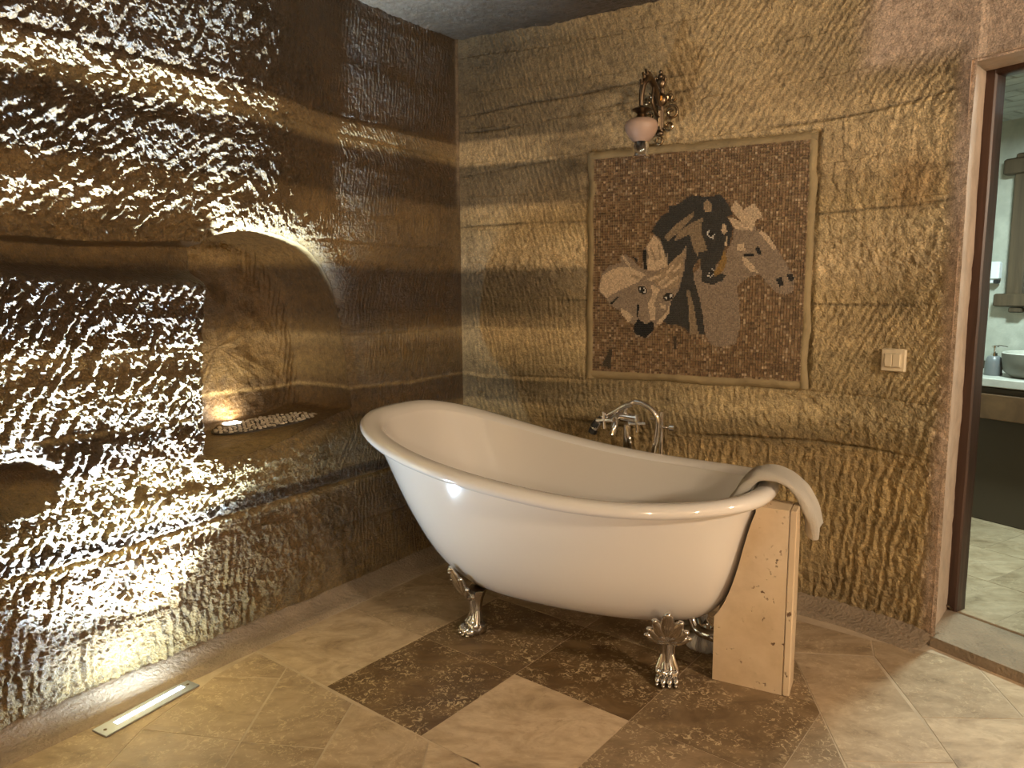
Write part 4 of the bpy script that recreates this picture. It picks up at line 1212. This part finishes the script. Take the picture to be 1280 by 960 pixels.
for a in (((500, 140), (515, 130), (560, 250), (545, 260)), ((570, 100), (585, 110), (600, 230), (585, 235)), ((255, 200), (275, 195), (340, 290), (320, 300))):
    REG.append((2, BRN if a[0][0] > 300 else CREAM, 1.2, cA(*a)))
REG.append((2, BRN, .3, cA((330, 360), (400, 375), (420, 405), (350, 390))))
REG.append((2, CREAM, 1.4, cA((510, 450), (585, 490), (545, 600), (545, 760), (510, 750), (485, 620), (520, 540))))
REG.append((2, CREAM, 0, cA((258, 655), (310, 680), (358, 720), (315, 777), (253, 690))))
REG.append((2, CREAM, .9, cA((555, 785), (640, 690), (680, 600), (662, 700), (600, 785))))
REG.append((2, CREAM, .3, cA((585, 610), (640, 625), (640, 665), (590, 650))))
for a in (((436, 155), (470, 150), (477, 322), (450, 315)), ((350, 210), (395, 235), (402, 270)), ((163, 608), (228, 550), (236, 565), (170, 622)), ((394, 625), (407, 625), (402, 732), (387, 732)),
          ((365, 790), (405, 742), (460, 790), (527, 762), (542, 830), (460, 907), (372, 870))):
    REG.append((2, BLK, 0, cA(*a)))
ell = lambda x, y, a, b, r: [(x + a * math.cos(k * .6283) * math.cos(r) - b * math.sin(k * .6283) * math.sin(r), y + a * math.cos(k * .6283) * math.sin(r) + b * math.sin(k * .6283) * math.cos(r)) for k in range(10)]
for x, y, r in ((440, 497, .6), (660, 552, -.5)):
    REG.append((2, BLK, 0, cA(*ell(x, y, 46, 32, r)))); REG.append((2, WHT, 0, cA(*ell(x, y, 33, 20, r)))); REG.append((2, BLK, 0, cA(*ell(x, y, 17, 21, 0))))
REG.append((-1, (.05, .035, .02), 0, crop(820, 330, 8., [(190, 720), (215, 720), (210, 850), (185, 850)])))
REG.append((-1, (.05, .035, .02), 0, crop(720, 170, 3., [(128, 800), (138, 800), (132, 870), (100, 860)])))
FN = .0058
nx, nz = int(MWD / FN), int(MHT / FN)
gx = (np.arange(nx) + .5) * MWD / nx; gz_ = (np.arange(nz) + .5) * MHT / nz
GX, GZ = np.meshgrid(gx, gz_, indexing='ij')
wj = .004 * (fbm(GX * 30, GZ * 30, 701, 2) - .5)
ID = np.full(GX.shape, -1)
for k, (_, _, _, poly) in enumerate(REG):
    b = (GX > poly[:, 0].min()) & (GX < poly[:, 0].max()) & (GZ > poly[:, 1].min()) & (GZ < poly[:, 1].max())
    if not b.any(): continue
    i = poly_inside(GX[b] + wj[b] * .5, GZ[b], poly)
    t_ = ID[b]; t_[i] = k; ID[b] = t_
rt = np.random.RandomState(5)
def tess(m_, x, z, w_, h_, a, colr, hgt):
    ca, sa = math.cos(a), math.sin(a)
    P = [(x + dx * ca - dz * sa, z + dx * sa + dz * ca) for dx, dz in ((-w_, -h_), (w_, -h_), (w_, h_), (-w_, h_))]
    vs = [(p, -.004, q) for p, q in P] + [(x + (p - x) * .93, -hgt, z + (q - z) * .93) for p, q in P]
    m_.add(vs, [(4, 5, 6, 7), (0, 1, 5, 4), (1, 2, 6, 5), (2, 3, 7, 6), (3, 0, 4, 7)], colr)
parts = [MB(), MB(), MB(), MB()]
cov = np.zeros(ID.shape, bool)
fx, fz = MWD / nx, MHT / nz
BGC = [(.16, .095, .048), (.12, .068, .034), (.20, .125, .068), (.095, .055, .028), (.24, .16, .09), (.15, .085, .04), (.33, .24, .155)]
BGP = [.22, .20, .18, .14, .11, .08, .07]
for i in range(0, nx - 1, 2):
    for j in range(0, nz - 1, 2):
        if (ID[i:i + 2, j:j + 2] == -1).all():
            cov[i:i + 2, j:j + 2] = True
            c = np.array(BGC[rt.choice(7, p=BGP)]) * rt.uniform(.8, 1.35)
            tess(parts[3], gx[i] + fx / 2 + rt.uniform(-.0008, .0008), gz_[j] + fz / 2 + rt.uniform(-.0008, .0008), fx * .9 * rt.uniform(.85, 1.03), fz * .88 * rt.uniform(.85, 1.03), rt.uniform(-.08, .08), tuple(c), rt.uniform(.0085, .0115))
for i in range(nx):
    for j in range(nz):
        if cov[i, j]: continue
        k = ID[i, j]
        if k == -1:
            c = np.array(BGC[rt.choice(7, p=BGP)]) * rt.uniform(.8, 1.2); m_ = parts[3]; a = 0
        else:
            hs_, cl, a, _ = REG[k]; c = np.array(cl) * (rt.uniform(.72, 1.22) if cl not in (BLK, WHT) else rt.uniform(.9, 1.1))
            m_ = parts[3] if hs_ < 0 else parts[[0, 1, 2][hs_]]
        tess(m_, gx[i], gz_[j], fx * .47, fz * .47, a * .15 + rt.uniform(-.12, .12), tuple(c), rt.uniform(.0088, .0118))
bed = MB(); bed.bbox((MWD / 2, .006, MHT / 2), (MWD + .02, .022, MHT + .02), .002); bed.build('mortar_bed', M['mortar'], mos, smooth=False)
def band(name, x0, x1, z0, z1, seed):
    us = np.linspace(x0, x1, max(6, int((x1 - x0) / .008))); vs = np.linspace(z0, z1, max(6, int((z1 - z0) / .008)))
    U, V = np.meshgrid(us, vs, indexing='ij')
    tu = (U - x0) / (x1 - x0); tv = (V - z0) / (z1 - z0)
    t = tu if (x1 - x0) < (z1 - z0) else tv
    D = .004 + .013 * np.sin(np.pi * t) ** .6 + .016 * (fbm(U * 20, V * 20, seed, 3) - .5) * np.sin(np.pi * t)
    wig = .022 * (fbm(U * 7, V * 7, seed + 2, 3) - .5)
    X = np.stack([U + wig, -D + .006, V + wig], -1)
    return grid_mesh(name, X, M['mortar'], parent=mos, flip=False)
bw_ = .034
band('mortar_border', -bw_, .012, -bw_, MHT + bw_, 711); band('mortar_border', MWD - .012, MWD + bw_ * .8, -bw_, MHT + bw_, 713)
band('mortar_border', -bw_ * .5, MWD + bw_ * .5, -bw_, .012, 715); band('mortar_border', -bw_ * .5, MWD + bw_ * .7, MHT - .012, MHT + bw_, 717)
for m_, nm, lb in ((parts[3], 'background_tesserae', 'brown background tesserae'), (parts[0], 'horse_tesserae', 'pale grey horse head facing right'), (parts[1], 'horse_tesserae', 'charcoal horse head with tan cheek'), (parts[2], 'horse_tesserae', 'grey and cream horse head looking forward')):
    o = m_.build(nm, M['tess'], mos, smooth=False); o['kind'] = 'stuff'; o['label'] = lb

# ------------------------------------------------------------------ wall sconce above the mosaic (local -y is out of the wall)
sw = on_plane(827, 140, CN, NB)
sco = empty('wall_sconce', (sw + NB * .004).tolist(), math.atan2(EB[1], EB[0])); tag(sco, 'ornate bronze wall sconce with a peach frosted glass shade above the mosaic', 'lamp')
PXM = .00365
m_ = MB()
m_.bbox((0, -.012, .0), (.030, .020, .20), .008)
m_.ell((0, -.018, .115), (.022, .014, .026), 12, 8); m_.ell((0, -.018, .142), (.013, .011, .014), 10, 7); m_.ell((0, -.018, .160), (.008, .008, .010), 10, 7)
for sx in (-1, 1): m_.tube(spline([(sx * .005, -.018, .10), (sx * .022, -.022, .125), (sx * .018, -.024, .14), (sx * .008, -.022, .128)], 5), .005, 7)
m_.ell((0, -.018, .045), (.030, .018, .030), 14, 8); m_.bbox((0, -.022, -.04), (.020, .020, .09), .005)
m_.ell((0, -.018, -.095), (.018, .014, .012), 12, 7); m_.build('backplate', M['bronze_dark'], sco)
m_ = MB(); R2 = [(math.cos(k * .5236) * .013, -.016, -.125 + math.sin(k * .5236) * .015) for k in range(13)]
m_.tube(R2, .006, 8); m_.build('lower_ring', M['bronze'], sco)
m_ = MB(); m_.bbox((.002, -.036, .048), (.026, .010, .022), .004); m_.build('ornament_stone', M['amber'], sco)
m_ = MB(); m_.bbox((0, -.035, -.035), (.010, .012, .07), .004); m_.build('spine', M['bronze'], sco)
def scroll(cx, cz, r, a0, turns, sx=1, y=-.018, n=30):
    return [(sx * (cx + r * (1 - .72 * k / n) * math.cos(a0 + turns * 2 * math.pi * k / n)), y, cz + r * (1 - .72 * k / n) * math.sin(a0 + turns * 2 * math.pi * k / n)) for k in range(n + 1)]
for sx in (1, -1):
    m_ = MB(); m_.tube(scroll(.052, -.012, .033, 2.4, -1.25, sx), .0055, 7); m_.build('scroll', M['bronze'], sco)
    m_ = MB(); m_.tube(spline([(sx * .012, -.016, .04), (sx * .035, -.018, .062), (sx * .052, -.018, .058), (sx * .05, -.018, .04), (sx * .062, -.018, .036), (sx * .07, -.018, .044)], 6), .005, 7)
    m_.tube(spline([(sx * .012, -.016, .03), (sx * .03, -.016, .045), (sx * .034, -.018, .065), (sx * .05, -.018, .078)], 6), .004, 7); m_.build('leaf_scroll', M['bronze'], sco)
    m_ = MB(); m_.tube(scroll(.040, -.066, .022, 3.4, 1.15, sx), .005, 7); m_.build('lower_scroll', M['bronze'], sco)
# arm swings out from the wall and turns down over the shade
AX, AY = -.025, -.185
m_ = MB()
arm = spline([(0, -.02, .02), (-.004, -.05, .065), (-.008, -.09, .10), (-.014, -.135, .112), (-.020, -.17, .088), (AX, AY, .045), (AX, AY - .003, -.01)], 8)
m_.tube(arm, [.009 + .006 * math.sin(math.pi * k / (len(arm) - 1)) for k in range(len(arm))], 10)
for k, (t, s) in enumerate(((12, 1), (18, 1.1), (24, 1.0), (30, .9), (36, .8))):
    p = arm[t]; m_.tube(spline([tuple(p), (p.x - .004, p.y - .012 * s, p.z + .020 * s), (p.x - .002, p.y - .026 * s, p.z + .024 * s), (p.x, p.y - .030 * s, p.z + .012 * s)], 5), [.009] * 6 + [.007] * 5 + [.004] * 5, 7)
m_.tube(spline([(0, -.03, -.03), (-.004, -.07, -.015), (-.01, -.09, .03), (-.008, -.085, .09)], 6), .006, 8)
m_.build('arm', M['bronze_dark'], sco)
m_ = MB(); m_.lathe([(.006, .044), (.036, .034), (.044, .029), (.028, .022), (.018, .012), (.026, -.004), (.032, -.010)], 24, c=(AX, AY, -.054)); m_.build('cap', M['bronze_dark'], sco)
m_ = MB(); m_.lathe([(.028, -.012), (.048, -.015), (.062, -.024), (.069, -.040), (.067, -.056), (.058, -.076), (.044, -.094), (.030, -.106)], 32, c=(AX, AY, -.048), cap0=True, cap1=False)
sh = m_.build('shade', M['frost'], sco, angle=80)
m_ = MB(); m_.lathe([(.030, -.105), (.034, -.125), (.030, -.146), (.030, -.156), (.036, -.164), (.034, -.165), (.027, -.156), (.027, -.146), (.031, -.125), (.027, -.105)], 28, c=(AX, AY, -.050), cap0=False, cap1=False)
m_.build('glass_collar', M['clear'], sh, angle=80)
m_ = MB(); m_.ell((AX, AY, -.174), (.021, .021, .020), 14, 9); m_.build('bulb', M['frost'], sco)

# ------------------------------------------------------------------ light switch
def path_hit(x, y, s0, s1):
    best = None
    for s in np.linspace(s0, s1, 400):
        P, N = back_path(np.array([s])); P, N = P[0], N[0]
        q = on_plane(x, y, P, N); d_ = np.linalg.norm((q - P)[:2])
        if best is None or d_ < best[0]: best = (d_, q, N, s)
    return best
_, q, N, s = path_hit(1118, 450, 1.62, 2.2)
off = float(back_disp(np.array([s]), np.array([q[2]]))[0])
swt = empty('light_switch', (q + N * (max(off, 0) + .004)).tolist(), math.atan2(-N[0], N[1]) + math.pi); tag(swt, 'ivory double rocker light switch on the carved wall', 'switch')
MB().bbox((0, -.002, 0), (.090, .016, .088), .004).build('plate', M['switch'], swt)
MB().bbox((0, -.011, 0), (.062, .004, .055), .001).build('inner_frame', M['switch'], swt)
for k in (-1, 1): MB().bbox((k * .0148, -.0145, 0), (.0275, .006, .050), .0018).build('rocker', M['switch'], swt)
